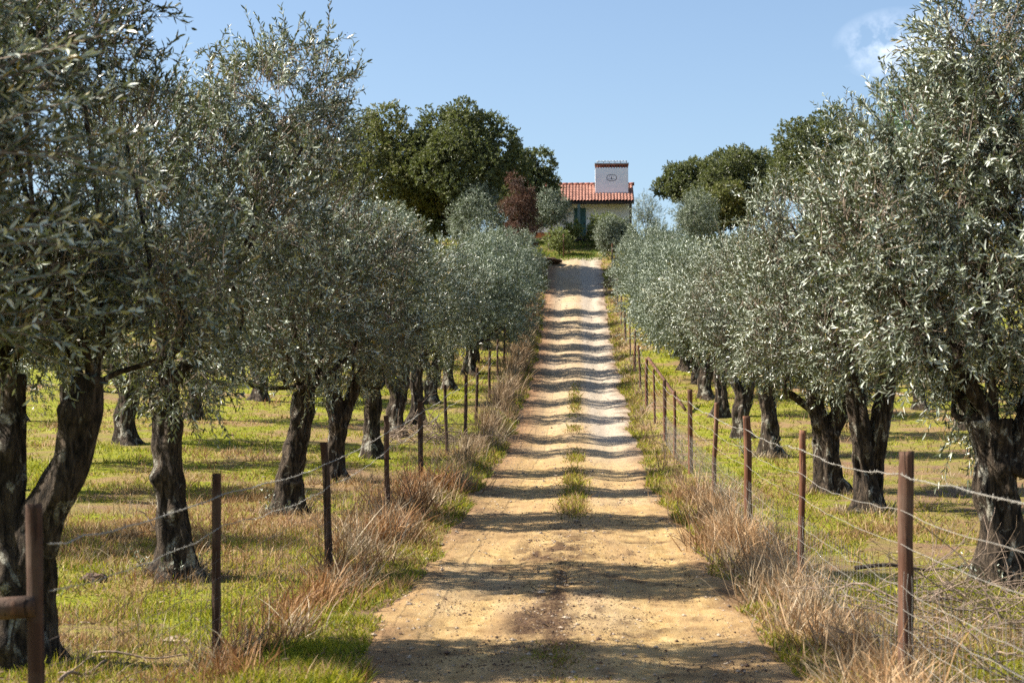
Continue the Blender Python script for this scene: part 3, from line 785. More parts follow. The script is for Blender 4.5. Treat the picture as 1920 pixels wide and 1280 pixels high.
hill = [
    ('oak_tree', -6.3, 96, dict(seed=301, H=9.3, Rc=3.9, base=1.2, ry=.7, leaf='oak_leaf', nsh=9000, nlobe=38, size=(.20, .36), spread=.74), 'largest evergreen oak on the hilltop with a broad domed olive-green crown', 'oak tree', GO),
    ('oak_tree', -10.6, 97, dict(seed=302, H=8.2, Rc=2.9, base=1.0, leaf='oak_yellow', nsh=6000, nlobe=32, size=(.2, .36), spread=.74), 'yellowish evergreen oak just left of the largest oak', 'oak tree', GO),
    ('oak_tree', -3.3, 108.5, dict(seed=303, H=5.9, Rc=2.2, base=.3, leaf='oak_leaf', nsh=4400, nlobe=26, size=(.22, .38), spread=.72), 'small dark evergreen oak covering the left end of the house roof', 'oak tree', GO),
    ('oak_tree', -16.8, 106, dict(seed=304, H=7.2, Rc=3.4, base=1.2, leaf='oak_leaf', nsh=4200), 'evergreen oak at the left end of the hilltop oaks, behind olive crowns', 'oak tree', GO),
    ('oak_tree', 7.6, 114, dict(seed=305, H=5.1, Rc=2.0, base=1.5, leaf='oak_leaf', nsh=3400, nlobe=18, size=(.24, .42), spread=.75), 'dark small-crowned oak standing first to the right of the house', 'oak tree', GO),
    ('oak_tree', 10.6, 111, dict(seed=306, H=5.9, Rc=2.7, base=.8, leaf='oak_leaf', nsh=5000, nlobe=28, size=(.2, .38), spread=.74), 'dark evergreen oak in the middle of the right hilltop group', 'oak tree', GO),
    ('oak_tree', 14.4, 105, dict(seed=307, H=7.8, Rc=3.2, base=1.0, leaf='oak_leaf', nsh=5600, nlobe=30, size=(.2, .38), spread=.74), 'wide evergreen oak at the right end of the hilltop group', 'oak tree', GO),
    ('oak_tree', 8.9, 108, dict(seed=308, H=3.4, Rc=2.3, base=.2, leaf='oak_yellow', nsh=3600, nlobe=24, size=(.22, .38), spread=.72), 'low yellow-green oak bush under the right hilltop oaks', 'oak tree', GO),
    ('oak_bush', -8.3, 99.5, dict(seed=321, H=4.2, Rc=2.4, base=.1, leaf='oak_leaf', nsh=3600, nlobe=24, size=(.22, .38), spread=.72), 'low dark oak bush filling the gap under the two large left oaks', 'bush', None),
    ('pine_tree', 14.6, 69, dict(seed=309, H=11.0, Rc=3.3, base=5.2, leaf='pine_leaf', nsh=5200, nl=10, ll=.13, lw=.025, size=(.28, .42), low=-.2, trunk_r=.25), 'bright green pine rising behind the right olive trees', 'pine tree', None),
    ('conifer_shrub', -2.9, 91, dict(seed=310, H=5.7, Rc=.8, base=.2, leaf='brown_leaf', nsh=2600, nl=9, ll=.12, lw=.03, nlobe=26, size=(.16, .32), spread=.85, hang=1, up=-.35), 'reddish brown drooping conifer beside the dark oak left of the house', 'shrub', None),
    ('olive_tree', -1.5, 106, dict(seed=311, H=3.5, Rc=1.15, base=.9, leaf='olive_far', nsh=1700, nl=12, ll=.10, lw=.026, trunk_r=.12, shoot=(.25, .5)), 'small round silvery olive tree in front of the door side of the house', 'olive tree', None),
    ('shrub', 2.1, 106.6, dict(seed=312, H=1.75, Rc=1.6, base=.1, leaf='lemon_leaf', nsh=2200, nl=8, ll=.14, lw=.06, trunk_r=.08), 'broad yellow-green shrub right under the house wall', 'shrub', None),
    ('olive_shrub', 2.3, 101, dict(seed=313, H=2.35, Rc=1.15, base=.1, leaf='olive_far', nsh=2300, nl=12, ll=.11, lw=.028, trunk_r=.08, shoot=(.25, .5)), 'rounded grey-green bush at the top right end of the track', 'shrub', None),
    ('sapling', 4.25, 107, dict(seed=314, H=3.0, Rc=.75, base=.5, leaf='olive_far', nsh=420, nl=12, ll=.10, lw=.026, trunk_r=.06, shoot=(.3, .7), up=.9), 'thin wispy young tree against the sky at the right corner of the house', 'young tree', None),
    ('olive_tree', 6.9, 100, dict(seed=315, H=4.0, Rc=1.35, base=.6, leaf='olive_far', nsh=2000, nl=12, ll=.10, lw=.026, trunk_r=.12, shoot=(.25, .5)), 'rounded grey olive tree below the yellow-green oak bush', 'olive tree', None),
    ('sapling', -.15, 106.2, dict(seed=316, H=1.5, Rc=.5, base=.5, leaf='lemon_leaf', nsh=260, nl=8, ll=.13, lw=.05, trunk_r=.035), 'tiny sapling on the green rise below the low stone wall', 'young tree', None),
    ('shrub', -1.0, 103.6, dict(seed=317, H=1.35, Rc=.7, base=.1, leaf='lemon_leaf', nsh=420, nl=8, ll=.13, lw=.05, trunk_r=.03), 'small leafy shrub beside the thin post at the top of the track', 'shrub', None),
    ('olive_tree', -5.2, 93, dict(seed=318, H=5.2, Rc=1.6, base=.8, leaf='olive_far', nsh=2400, nl=12, ll=.10, lw=.026, trunk_r=.12, shoot=(.25, .5)), 'pale olive tree standing in front of the largest oak', 'olive tree', None),
    ('olive_tree', -8.6, 72, dict(seed=319, H=5.3, Rc=2.1, base=.8, leaf='olive_far', nsh=3000, nl=12, ll=.10, lw=.026, trunk_r=.15, shoot=(.25, .5)), 'grey bushy olive tree in front of the yellowish oak', 'olive tree', None),
    ('olive_tree', -9.4, 82, dict(seed=320, H=5.0, Rc=2.1, base=.8, leaf='olive_far', nsh=2600, nl=12, ll=.10, lw=.026, trunk_r=.15, shoot=(.25, .5)), 'olive tree higher up behind the grey bushy one, under the oaks', 'olive tree', None),
]
for (nm, x, y, kw, lab, cat, g) in hill:
    plant_tree(nm, clump_tree(**kw), foot(x, y), rng.uniform(0, 6), lab, cat, g)

# ------------------------------------------------------------------ fences
def fence(label, xoff, ds, thick, wires, net_h, seed, extra=None):
    r = np.random.default_rng(seed)
    root = empty('wire_fence', (xoff, ds[0], T(xoff, ds[0])), label, 'fence')
    inv = -np.array(root.location)
    tops = []
    for q, d in enumerate(ds):
        x = xoff + r.normal(0, .02); z = T(x, d); h = (1.32 if xoff < 0 else 1.42) + r.normal(0, .025); rad = thick[q % len(thick)] * r.uniform(.93, 1.07)
        lean = r.normal(0, .026, 2)
        P = np.array([(0, 0, -.25), (0, 0, .2), (0, 0, .6), (0, 0, 1.0), (0, 0, h - .015), (0, 0, h)], float)
        P[:, 0] += lean[0] * P[:, 2] + r.normal(0, .004, 6); P[:, 1] += lean[1] * P[:, 2]
        a = Acc(); S = spline(P, 16); S[-1, 2] = h
        rr = np.full(16, rad) * (1 + .03 * np.sin(np.arange(16) * 1.3 + q)); rr[-1] *= .86
        tube(a, S, rr, 14, 0, rough=.05, seed=q * 3.1 + seed)
        a.build('post', [M[('post' if (q + seed) % 3 else 'post_weathered') if xoff > 0 else 'post_shaded']], root, Vector((x, d, z)) + Vector(inv))
        tops.append((x, d, z))
    tops = np.array(tops)
    def run(h, sag, jit):
        pts = []
        for k in range(len(tops) - 1):
            n = 14 if tops[k, 1] < 35 else 6
            t = np.linspace(0, 1, n, endpoint=False)[:, None]
            p = tops[k] * (1 - t) + tops[k + 1] * t
            p = p + np.array([0, 0, 1.]) * (h - sag * 4 * t * (1 - t)) + r.normal(0, jit, (n, 3)) * np.array([.6, 0, 1.])
            pts.append(p)
        return np.concatenate(pts + [tops[-1:] + [0, 0, h]]) + np.array([thick[0] * (-.9 if xoff > 0 else .9), 0, 0])
    for h, rad, sag, barb in wires:
        a = Acc(); P = run(h + r.normal(0, .015), sag, .006) + inv
        if barb:
            s = np.concatenate([[0], np.cumsum(np.linalg.norm(np.diff(P, axis=0), axis=1))])
            m = int(min(s[-1], 45) / .035); u = np.linspace(0, min(s[-1], 45), m)
            C = np.stack([np.interp(u, s, P[:, k]) for k in range(3)], -1)
            for ph in (0, math.pi):
                w = C + .0035 * np.stack([np.cos(u * 62 + ph), 0 * u, np.sin(u * 62 + ph)], -1)
                tube(a, w, rad * .75, 4, 0, cap=False)
            far = P[s > 44]
            if len(far) > 2: tube(a, far, rad * 1.1, 4, 0, cap=False)
            for q in np.arange(.1, min(s[-1], 30), .13):
                c = np.array([np.interp(q, s, P[:, k]) for k in range(3)])
                d = nrm(r.normal(size=3)) * .018
                tube(a, np.array([c - d, c, c + d]), .0016, 3, 0)
        else:
            tube(a, P, rad, 4, 0, cap=False)
        a.build('barbed_wire' if barb else 'wire_strand', [M['wire']], root)
    # square netting below the strands
    a = Acc()
    for h in np.arange(.08, net_h + .01, .13):
        tube(a, run(h, .03, .010) + inv, .0019, 3, 0, cap=False)
    Pb, Pt = run(.05, 0, .0), run(net_h, .02, .0)
    s = Pb[:, 1]
    for d in np.arange(ds[0] + .05, min(ds[-1], 40), .15):
        b = np.array([np.interp(d, s, Pb[:, k]) for k in range(3)]); t = np.array([np.interp(d, s, Pt[:, k]) for k in range(3)])
        q = np.linspace(0, 1, 6)[:, None]
        w = b * (1 - q) + t * q + r.normal(0, .008, (6, 3)) * np.array([.5, 1, 0]) + inv
        tube(a, w, .0016, 3, 0, cap=False)
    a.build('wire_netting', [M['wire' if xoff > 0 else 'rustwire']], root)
    if extra: extra(root, tops, inv)
    return root
def left_extra(root, tops, inv):
    x, d, z = tops[0]
    a = Acc(); P = np.array([(x - .02, d, z + .88), (x - .5, d - .06, z + .85), (x - 1.2, d - .15, z + .80)]) + inv
    tube(a, spline(P, 10), .052, 12, 0, rough=.06, seed=4)
    a.build('rail', [M['post_shaded']], root)
def right_extra(root, tops, inv):
    k = int(np.argmin(abs(tops[:, 1] - 50.7))); x, d, z = tops[k]
    a = Acc(); P = np.array([(x + .06, d - .02, z + 1.42), (x + .42, d - .8, z + .85), (x + 1.0, d - 2.0, z - .1)]) + inv
    tube(a, spline(P, 10), .045, 10, 0, rough=.06, seed=4)
    a.build('brace', [M['post_weathered']], root)
dl = [8.15, 12.2, 17.7, 23, 28.4, 34.4, 39.7, 44.6, 50.6, 56, 61.5, 67, 72.5, 78, 84, 90, 96]
dr = [5.6, 11, 16.1, 21.1, 26.1, 31.7, 35.8, 41, 46, 50.7, 55.8, 61, 66.5, 72.5, 79, 86, 92.5, 98]
fence('post and barbed wire fence along the left verge with sagging netting', -2.5, dl, [.041, .031, .036, .037], [(1.17, .0028, .03, True), (.93, .0017, .05, True)], .80, 1, left_extra)
fence('post and wire fence along the right verge with a diagonal brace', 2.03, dr, [.030, .046, .031, .046, .033, .042], [(1.27, .0023, .05, True), (1.05, .0017, .06, False), (.86, .0015, .04, False)], .70, 2, right_extra)

# ------------------------------------------------------------------ dead wood, brush, weeds
def twig_path(r, p, d, L, wob, n=7, droop=0):
    pts = [np.array(p, float)]; d = nrm(np.array(d, float))
    for k in range(n - 1):
        d = nrm(d + r.normal(0, wob, 3) - np.array([0, 0, droop]))
        pts.append(pts[-1] + d * L / (n - 1))
    return np.array(pts)
def brush(name, label, cx, cy, rx, ry, hz, n, L, seed, mat='deadwood', rad=.004, lean=(0, 0), group=None):
    r = np.random.default_rng(seed); a = Acc(); base = np.array([cx, cy, T(cx, cy)])
    for k in range(n):
        x = cx + r.uniform(-rx, rx); y = cy + r.uniform(-ry, ry); z = T(x, y)
        h = hz * r.random() ** 1.5 * max(.15, 1 - ((x - cx) / rx) ** 2 * .7)
        th = r.uniform(0, 6.28)
        P = twig_path(r, (x, y, z + h), (math.cos(th) + lean[0], .7 * math.sin(th) + lean[1], r.normal(.12, .3)), L * r.uniform(.4, 1.2), .22)
        g = terrain(P[:, 0], P[:, 1]); P[:, 2] = np.maximum(P[:, 2], g + .01)
        q = rad * r.uniform(.6, 1.8)
        tube(a, P - base, np.linspace(q, q * .4, 7), 4, 0, cap=False)
        for b in range(r.integers(1, 4)):
            i = r.integers(1, 6)
            B = twig_path(r, P[i], nrm(P[i] - P[i - 1]) + r.normal(0, .6, 3), L * r.uniform(.15, .45), .25, 5)
            tube(a, B - base, np.linspace(q * .6, q * .25, 5), 3, 0, cap=False)
    o = a.build(name, [M[mat]], None, Vector(base)); return tag(o, label, 'brush', group)
brush('brush_pile', 'tangled heap of dry pruned twigs behind the nearest right post', 3.25, 11.6, .95, 1.5, .38, 190, .9, 1, 'deadwood', .0042)
brush('brush_pile', 'spread of thin grey prunings beside the foot of the largest olive tree', 3.0, 14.6, .75, 1.2, .30, 85, 1.0, 2, 'deadwood', .004)
brush('brush_pile', 'low pile of grey sticks under the left olives behind the fence', -3.1, 37.5, .8, .8, .5, 80, 1.0, 3, 'deadwood', .008)
def branch(label, x, y, ang, L, rad, seed, mat='darkwood', rise=.06, sub=4):
    r = np.random.default_rng(seed); a = Acc(); base = np.array([x, y, T(x, y)])
    P = twig_path(r, (x, y, base[2] + rise), (math.cos(ang), math.sin(ang), .02), L, .12, 9)
    g = terrain(P[:, 0], P[:, 1]); P[:, 2] = g + rise * (1 + .5 * np.sin(np.arange(9)))
    tube(a, P - base, np.linspace(rad, rad * .5, 9), 7, 0, rough=.1, seed=seed)
    for k in range(sub):
        i = r.integers(2, 8); B = twig_path(r, P[i], (P[i] - P[i - 1]) + r.normal(0, .1, 3) + np.array([0, 0, .03]), L * r.uniform(.2, .4), .2, 6)
        tube(a, B - base, np.linspace(rad * .5, rad * .15, 6), 5, 0, cap=False)
    tag(a.build('fallen_branch', [M[mat]], None, Vector(base)), label, 'branch', 'fallen branches under the olive trees')
branch('long dark fallen branch left of the largest olive trunk', 2.75, 17.6, -.05, 1.5, .022, 1)
branch('short dark branch in the grass at the foot of the largest olive tree', 2.95, 14.9, .1, .8, .018, 2, sub=2)
branch('thick curved stick at the lower right corner in the brush', 3.15, 11.2, .5, .45, .026, 3, sub=1, rise=.1)
branch('pale arched stick beyond the dry grass, left of the nearest right post', 2.2, 15.0, -.3, 1.0, .012, 4, 'deadwood', .14, 3)
branch('pale stick lying in the grass between the two nearest left posts', -3.55, 12.9, .0, .75, .010, 5, 'deadwood', .03, 1)
branch('crooked pale stick near the bottom left, right of the post with a rail', -3.35, 11.4, 1.6, .8, .014, 6, 'deadwood', .05, 2)
branch('thin dark twig in the sunny grass beside the forked left olive', -4.75, 20.5, 2.1, .9, .010, 7, 'darkwood', .18, 2)
def clod(name, label, x, y, s, seed, mat='clod', sq=(1., .7, .5), group=None):
    r = np.random.default_rng(seed); a = Acc()
    u = np.linspace(.0, math.pi, 12)[1:-1]; v = np.arange(18) * 2 * math.pi / 18
    Uu, Vv = np.meshgrid(u, v, indexing='ij')
    d = np.stack([np.sin(Uu) * np.cos(Vv), np.sin(Uu) * np.sin(Vv), np.cos(Uu)], -1)
    k = 1 + .55 * fbm(d[..., 0] * 1.8 + seed, d[..., 1] * 1.8, d[..., 2] * 1.8, 4) * 1.6
    P = d * k[..., None] * np.array(sq) * s
    i = np.arange(9)[:, None] * 18; j = np.arange(18)[None]; j2 = (j + 1) % 18
    V = np.concatenate([P.reshape(-1, 3), [(0, 0, s * sq[2])], [(0, 0, -s * sq[2])]])
    w = np.arange(18)
    a.add(V, [np.stack([i + j, i + 18 + j, i + 18 + j2, i + j2], -1).reshape(-1, 4), np.stack([np.full(18, 180), w, (w + 1) % 18], -1), np.stack([np.full(18, 181), 162 + (w + 1) % 18, 162 + w], -1)])
    tag(a.build(name, [M[mat]], None, Vector((x, y, T(x, y) + s * sq[2] * .3))), label, 'clod' if mat == 'clod' else 'stone', group)
clod('earth_clod', 'dark brown clod of earth in the grass left of the lichen-patched trunk', -4.72, 17.2, .13, 3)
clod('earth_clod', 'small dark clod beside the crossing branches, right of the fence', 2.85, 13.4, .07, 5)
clod('field_stone', 'flat pinkish stone in the grass behind the second left post', -3.1, 13.6, .11, 6, 'stone', (1.2, .8, .3))
clod('earth_mound', 'dark ridge of dug earth at the top left end of the track', -1.75, 100.3, .75, 7, 'clod', (1.3, 1., .28))
def weed(label, x, y, h, n, seed, mat='darkwood', group='dead weeds standing along the verges'):
    r = np.random.default_rng(seed); a = Acc(); base = np.array([x, y, T(x, y)])
    for k in range(n):
        P = twig_path(r, base + [r.normal(0, .07), r.normal(0, .07), 0], (r.normal(0, .15), r.normal(0, .15), 1), h * r.uniform(.6, 1.1), .09, 9)
        tube(a, P - base, np.linspace(.006, .002, 9), 4, 0, cap=False)
        for i in range(2, 9):
            for _ in range(2):
                B = twig_path(r, P[i], (r.normal(0, .7), r.normal(0, .7), .8), h * r.uniform(.06, .22), .15, 4)
                tube(a, B - base, np.linspace(.003, .0012, 4), 3, 0, cap=False)
                if r.random() < .6: pebbles(a, (B[-1:] - base), np.array([.008]), int(r.integers(1e6)))
    tag(a.build('dead_weed', [M[mat]], None, Vector(base)), label, 'weed', group)
weed('tall dark dead weed with bare side twigs on the right verge of the track', 1.62, 33.5, 1.25, 2, 1)
weed('leaning reddish dead weed in front of the thin right posts', 1.72, 25.5, .9, 3, 2, 'deadwood')
weed('dead weed with dark seed heads by the third left post', -2.2, 23.8, .75, 4, 3)
weed('clump of dry seed stalks just uphill of the third left post', -2.15, 26.6, .85, 4, 4)
weed('thin dead stalks in the orange grass below the fourth left post', -2.2, 20.8, .6, 3, 5)
# suckers at the foot of some trunks
def sucker(label, x, y, seed, n=26, h=.34):
    r = np.random.default_rng(seed); th = r.uniform(0, 6.28, n)
    P = np.stack([.26 * np.cos(th), .26 * np.sin(th), np.full(n, .02)], -1); D = nrm(np.stack([np.cos(th) * .6, np.sin(th) * .6, np.ones(n)], -1) + r.normal(0, .2, (n, 3)))
    a = Acc(); L = r.uniform(.4, 1.2, n) * h
    leaves(a, P, D, L, 10, .045, .012, 0, seed); twigs(a, P, D, L, np.full(n, .004))
    tag(a.build('olive_suckers', [M['olive_leaf'], M['twig']], None, Vector((x, y, T(x, y)))), label, 'shoots', 'sucker shoots around trunk feet')
sucker('leafy suckers around the foot of the lichen-patched left trunk', -4.02, 17.5, 1)
sucker('leafy suckers around the swollen foot of the leaning left trunk', -3.85, 23.6, 2)
sucker('leafy suckers around the foot of the largest right olive', 3.92, 16.5, 3)
sucker('leafy suckers beside the single pale trunk on the right', 3.7, 36, 4, 40, .5)

# ------------------------------------------------------------------ house on the hill
HX0, HX1, HY, HZ = -4.2, 3.73, 112., 14.0
house = empty('farmhouse', (0, HY, HZ), 'white farmhouse with red tiled roof and large square chimney on the hilltop', 'house')
def part(name, acc, mats, parent=house): return acc.build(name, mats, parent)
ev, rd, run_ = 2.32, 3.80, 3.05   # eaves height, ridge height, half depth
a = Acc(); wy = 1.05                                   # front wall set back under the porch roof
box(a, HX0 + .2, HX1 - .1, wy, 2 * run_ - .3, -.6, 2.62)
V = [(HX0 + .2, wy, 2.62), (HX1 - .1, wy, 2.62), (HX1 - .1, 2 * run_ - .3, 2.62), (HX0 + .2, 2 * run_ - .3, 2.62), (HX0 + .2, run_, rd - .12), (HX1 - .1, run_, rd - .12)]
a.add(V, [np.array([(0, 1, 5, 4), (2, 3, 4, 5)]), np.array([(1, 2, 5), (3, 0, 4)])])
part('wall', a, [M['white']])
# roof of barrel tiles, real relief in courses
def roof_side(acc, sgn):
    pitch = .205; nc = int((HX1 - HX0 + .1) / pitch); cour = .36
    sl = math.hypot(run_ + .05, rd - ev)
    x = np.linspace(HX0 - .05, HX0 - .05 + nc * pitch, nc * 10 + 1)
    prof = np.abs(np.sin((x - x[0]) / pitch * math.pi)) ** .75 * .085
    rows = []; k = 0.
    while k < sl:
        rows += [(k, .035), (min(k + cour - .004, sl), .0)]; k += cour
    rows = np.array(rows)
    S = rows[:, 0] / sl
    yy = -.05 + (run_ + .05) * S; zz = ev + (rd - ev) * S
    X, Yy = np.meshgrid(x, yy); Zz = zz[:, None] + rows[:, 1:2] + prof[None] * (1 - .12 * (rows[:, 1:2] == 0)) + .012 * noise3(X * 5, Yy * 3, 1.)
    if sgn < 0: Yy = 2 * run_ - Yy
    nxx = len(x); i = np.arange(len(yy) - 1)[:, None] * nxx + np.arange(nxx - 1)[None]
    acc.add(np.stack([X, Yy, Zz], -1).reshape(-1, 3), np.stack([i, i + 1, i + 1 + nxx, i + nxx], -1).reshape(-1, 4))
a = Acc(); roof_side(a, 1); roof_side(a, -1)
# underside boards
V = [(HX0, -.03, ev - .03), (HX1, -.03, ev - .03), (HX1, run_, rd - .04), (HX0, run_, rd - .04), (HX0, 2 * run_ + .03, ev - .03), (HX1, 2 * run_ + .03, ev - .03)]
a.add(V, np.array([(0, 1, 2, 3), (3, 2, 5, 4)]), 1)
roof = part('roof', a, [M['tile'], M['beam']])
a = Acc()
for k in range(22):
    x0 = HX0 + k * .365; pts = np.array([(x0, run_, rd + .04), (x0 + .38, run_, rd + .055)])
    tube(a, np.linspace(pts[0], pts[1], 3), np.array([.105, .11, .118]), 12)
part('ridge_tiles', a, [M['tiledark']], roof)
a = Acc(); box(a, HX0, HX1, -.06, .10, ev - .17, ev - .035); part('porch_beam', a, [M['beam']])
for px, w, mt in ((HX1 - .24, .06, 'beam'), (.20, .09, 'jamb'), (HX0 + .3, .06, 'beam')):
    a = Acc(); box(a, px - w, px + w, -.04, .08, -.7, ev - .172); part('porch_post', a, [M[mt]])
a = Acc(); box(a, HX0 + .19, -.1, wy - .025, wy - .004, -.6, .45); box(a, .66, HX1 - .12, wy - .025, wy - .004, -.6, .45); part('base_band', a, [M['ochre']])
a = Acc(); box(a, -.1, .66, wy - .05, wy - .006, 0, 2.02)
for k in range(6): box(a, -.07 + k * .12, .02 + k * .12, wy - .062, wy - .051, .05, 1.97)
door = part('door', a, [M['door']])
a = Acc(); box(a, .55, .60, wy - .13, wy - .064, .95, 1.05); part('handle', a, [M['beam']], door)
a = Acc(); box(a, -3.1, -1.9, wy - .04, wy - .006, .8, 1.8); part('shutter', a, [M['door']])
# porch floor and step
a = Acc(); box(a, HX0, HX1, -.25, wy, -.9, -.02); part('porch_floor', a, [M['slab']])
# chimney
cx0, cx1, cy0, cy1 = 1.27, 3.40, 1.30, 2.25; ct = 4.66
a = Acc(); box(a, cx0, cx1, cy0, cy1, 2.4, ct)
# pierced band: piers stand between the openings
nb = 12; w = (cx1 - cx0) / (2 * nb + 1)
for k in range(nb + 1):
    box(a, cx0 + (2 * k) * w, cx0 + (2 * k + 1) * w, cy0 + .01, cy0 + .12, ct, ct + .17, 1); box(a, cx0 + (2 * k) * w, cx0 + (2 * k + 1) * w, cy1 - .12, cy1 - .01, ct, ct + .17, 1)
box(a, cx0 + .005, cx1 - .005, cy0 + .005, cy1 - .005, ct + .17, ct + .24, 1)
ch = part('chimney', a, [M['white'], M['tiledark']])
a = Acc(); box(a, cx0 - .04, cx1 + .04, cy0 - .05, cy1 + .05, ct + .242, ct + .32); part('cap_slab', a, [M['slab']], ch)
a = Acc()
for k in range(10):
    x0 = cx0 + .08 + k * .198
    tube(a, np.array([(x0, cy0 + .3, ct + .47 + .01 * (k % 3)), (x0 + .1, cy0 + .3, ct + .475), (x0 + .2, cy0 + .3, ct + .48)]), np.array([.035, .038, .042]), 10)
for k in range(6):
    x0 = cx0 + .15 + k * .37; box(a, x0, x0 + .05, cy0 + .27, cy0 + .33, ct + .32, ct + .45)
part('top_tiles', a, [M['slate']], ch)
# painted oval emblem with a central motif and small lettering
a = Acc(); ex, ez, ew, eh = 2.33, 4.02, .33, .215
th = np.arange(64) * 2 * math.pi / 64
def sq(t, p=.75): return np.sign(np.cos(t)) * np.abs(np.cos(t)) ** p, np.sign(np.sin(t)) * np.abs(np.sin(t)) ** p
cxx, czz = sq(th)
yf = cy0 - .004
V = np.concatenate([np.stack([ex + ew * cxx, 0 * th + yf, ez + eh * czz], -1), np.stack([ex + (ew - .035) * cxx, 0 * th + yf, ez + (eh - .035) * czz], -1)])
k = np.arange(64); k2 = (k + 1) % 64
a.add(V, np.stack([k, k2, 64 + k2, 64 + k], -1))
def stroke(x0, z0, x1, z1, w):
    d = nrm(np.array([x1 - x0, z1 - z0])); p = np.array([-d[1], d[0]]) * w / 2
    a.add([(x0 + p[0], yf, z0 + p[1]), (x1 + p[0], yf, z1 + p[1]), (x1 - p[0], yf, z1 - p[1]), (x0 - p[0], yf, z0 - p[1])], np.array([(0, 1, 2, 3)]))
stroke(ex, ez - .12, ex, ez + .02, .05); stroke(ex, ez + .02, ex, ez + .11, .028)
for q in (-.125, .125):
    s = 1 if q > 0 else -1
    stroke(ex + q - .02, ez + .05, ex + q - .02, ez + .12, .012); stroke(ex + q - .02, ez + .12, ex + q + .02, ez + .12, .012); stroke(ex + q - .02, ez + .085, ex + q + .012, ez + .085, .012)
for q in (-.18, -.115, -.06, .06, .115, .18):
    stroke(ex + q - .012, ez - .10, ex + q - .012, ez - .055, .010); stroke(ex + q + .012, ez - .10, ex + q + .012, ez - .055, .010); stroke(ex + q - .012, ez - .078, ex + q + .012, ez - .078, .010)
part('emblem', a, [M['ink']], ch)

# low dry-stone wall and thin post at the top of the track
a = Acc(); r = np.random.default_rng(4); bx, by = .35, 109.6; bz = T(bx, by)
for k in range(70):
    x = r.uniform(-1.5, 1.0); z = r.uniform(0, .42); s = r.uniform(.08, .15)
    pebbles(a, np.array([(x, r.normal(0, .06), z)]), np.array([s * 1.5]), k)
tag(a.build('stone_wall', [M['wallstone']], None, Vector((bx, by, bz))), 'low dark dry-stone wall below the house door', 'wall')
a = Acc(); tube(a, np.array([(0, 0, -.2), (.01, 0, .6), (.0, 0, 1.4)]), .035, 10, 0, rough=.06)
px, py = -.72, 102.8
tag(a.build('wooden_post', [M['post_weathered']], None, Vector((px, py, T(px, py)))), 'thin lone wooden post on the grass at the top of the track', 'post')

# ------------------------------------------------------------------ light, sky, camera
EL, AZ = 42., 2.      # sun high on the left, a little beyond the scene
sd = Vector((-math.cos(R(AZ)) * math.cos(R(EL)), math.sin(R(AZ)) * math.cos(R(EL)), math.sin(R(EL))))
sun = bpy.data.lights.new('sun', 'SUN'); sun.energy = 5.0; sun.angle = R(.53); sun.color = (1., .93, .82)
so = bpy.data.objects.new('sun', sun); COL.objects.link(so); so.rotation_euler = sd.to_track_quat('Z', 'Y').to_euler(); so.location = (-30, 10, 40)
w = bpy.data.worlds.new('World'); scene.world = w; w.use_nodes = True
nt = w.node_tree; nt.nodes.clear()
out = nt.nodes.new('ShaderNodeOutputWorld'); bg = nt.nodes.new('ShaderNodeBackground'); bg.inputs['Strength'].default_value = .066
sky = nt.nodes.new('ShaderNodeTexSky'); sky.sky_type = 'NISHITA'; sky.sun_disc = False
sky.sun_elevation = R(EL); sky.sun_rotation = R(-(90 - AZ)); sky.air_density = 1.; sky.dust_density = 1.1; sky.ozone_density = 2.2; sky.altitude = 0
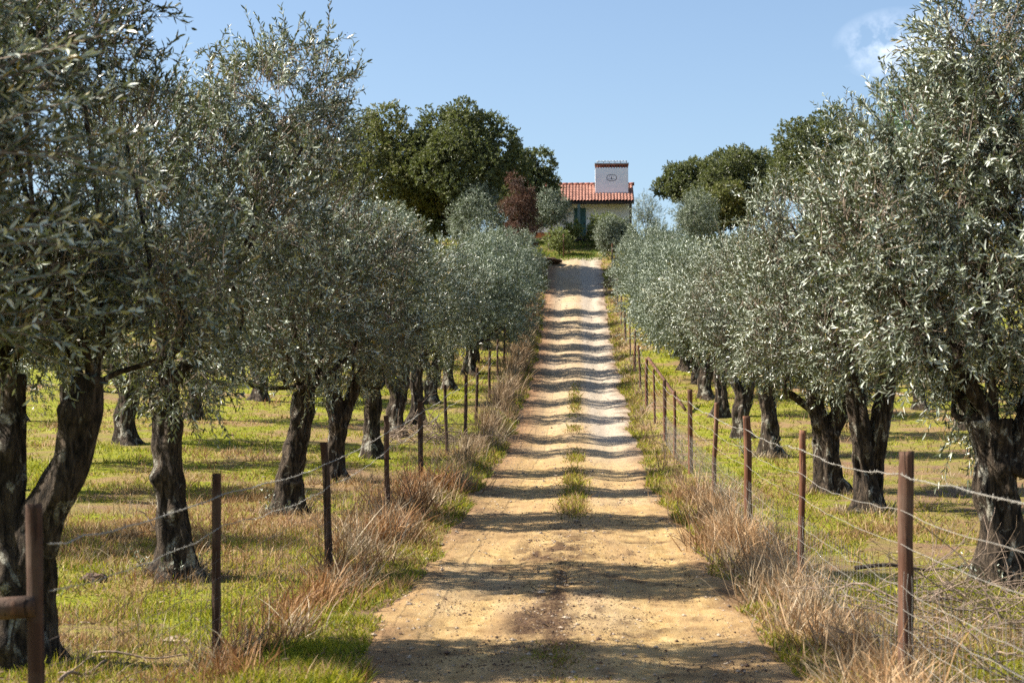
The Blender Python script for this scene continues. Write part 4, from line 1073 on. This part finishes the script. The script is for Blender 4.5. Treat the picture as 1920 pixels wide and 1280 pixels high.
# one thin wisp of cloud, placed by direction in the sky
geo = nt.nodes.new('ShaderNodeTexCoord')
def cam_dir(px, py):
    return (Rcam @ Vector(((px - 960) / 3300, (640 - py) / 3300, -1))).normalized()
cam = bpy.data.cameras.new('camera'); cam.sensor_width = 36; cam.lens = 36 * 3300 / 1920; cam.clip_end = 3000; cam.clip_start = .1
co = bpy.data.objects.new('camera', cam); COL.objects.link(co); scene.camera = co
co.location = (0, 0, 1.6 + T(0, 0) * 0)
co.rotation_euler = (R(90) + math.atan(170 / 3300), 0, math.atan(120 / 3300))
Rcam = co.rotation_euler.to_matrix()
cam.dof.use_dof = True; cam.dof.focus_distance = 34; cam.dof.aperture_fstop = 4.5
wd = cam_dir(1690, 84)
sub = nt.nodes.new('ShaderNodeVectorMath'); sub.operation = 'SUBTRACT'; sub.inputs[1].default_value = wd
nt.links.new(geo.outputs['Generated'], sub.inputs[0])
mp = nt.nodes.new('ShaderNodeMapping'); mp.inputs['Scale'].default_value = (26, 26, 48); mp.inputs['Rotation'].default_value = (0, R(18), 0)
nt.links.new(sub.outputs[0], mp.inputs[0])
ln = nt.nodes.new('ShaderNodeVectorMath'); ln.operation = 'LENGTH'; nt.links.new(mp.outputs[0], ln.inputs[0])
fall = nt.nodes.new('ShaderNodeMapRange'); fall.inputs[1].default_value = 1.; fall.inputs[2].default_value = .1; nt.links.new(ln.outputs['Value'], fall.inputs[0])
cn = nt.nodes.new('ShaderNodeTexNoise'); cn.inputs['Scale'].default_value = 42; cn.inputs['Detail'].default_value = 7; cn.inputs['Roughness'].default_value = .6; nt.links.new(geo.outputs['Generated'], cn.inputs[0])
cr = nt.nodes.new('ShaderNodeMapRange'); cr.inputs[1].default_value = .40; cr.inputs[2].default_value = .72; nt.links.new(cn.outputs[0], cr.inputs[0])
ml = nt.nodes.new('ShaderNodeMath'); ml.operation = 'MULTIPLY'; nt.links.new(fall.outputs[0], ml.inputs[0]); nt.links.new(cr.outputs[0], ml.inputs[1])
mx = nt.nodes.new('ShaderNodeMix'); mx.data_type = 'RGBA'; mx.inputs[7].default_value = (10., 10.2, 10.8, 1)
nt.links.new(ml.outputs[0], mx.inputs[0]); nt.links.new(sky.outputs[0], mx.inputs[6])
nt.links.new(mx.outputs[2], bg.inputs[0]); nt.links.new(bg.outputs[0], out.inputs[0])

vs = scene.view_settings
scene.display_settings.display_device = 'sRGB'
vs.view_transform = 'Standard'; vs.look = 'None'; vs.exposure = 1.5; vs.gamma = 1.0; vs.use_curve_mapping = False
scene.render.engine = 'CYCLES'
cy = scene.cycles
cy.max_bounces = 6; cy.diffuse_bounces = 3; cy.glossy_bounces = 2; cy.transmission_bounces = 4; cy.transparent_max_bounces = 6
cy.use_denoising = False; cy.sample_clamp_indirect = 3
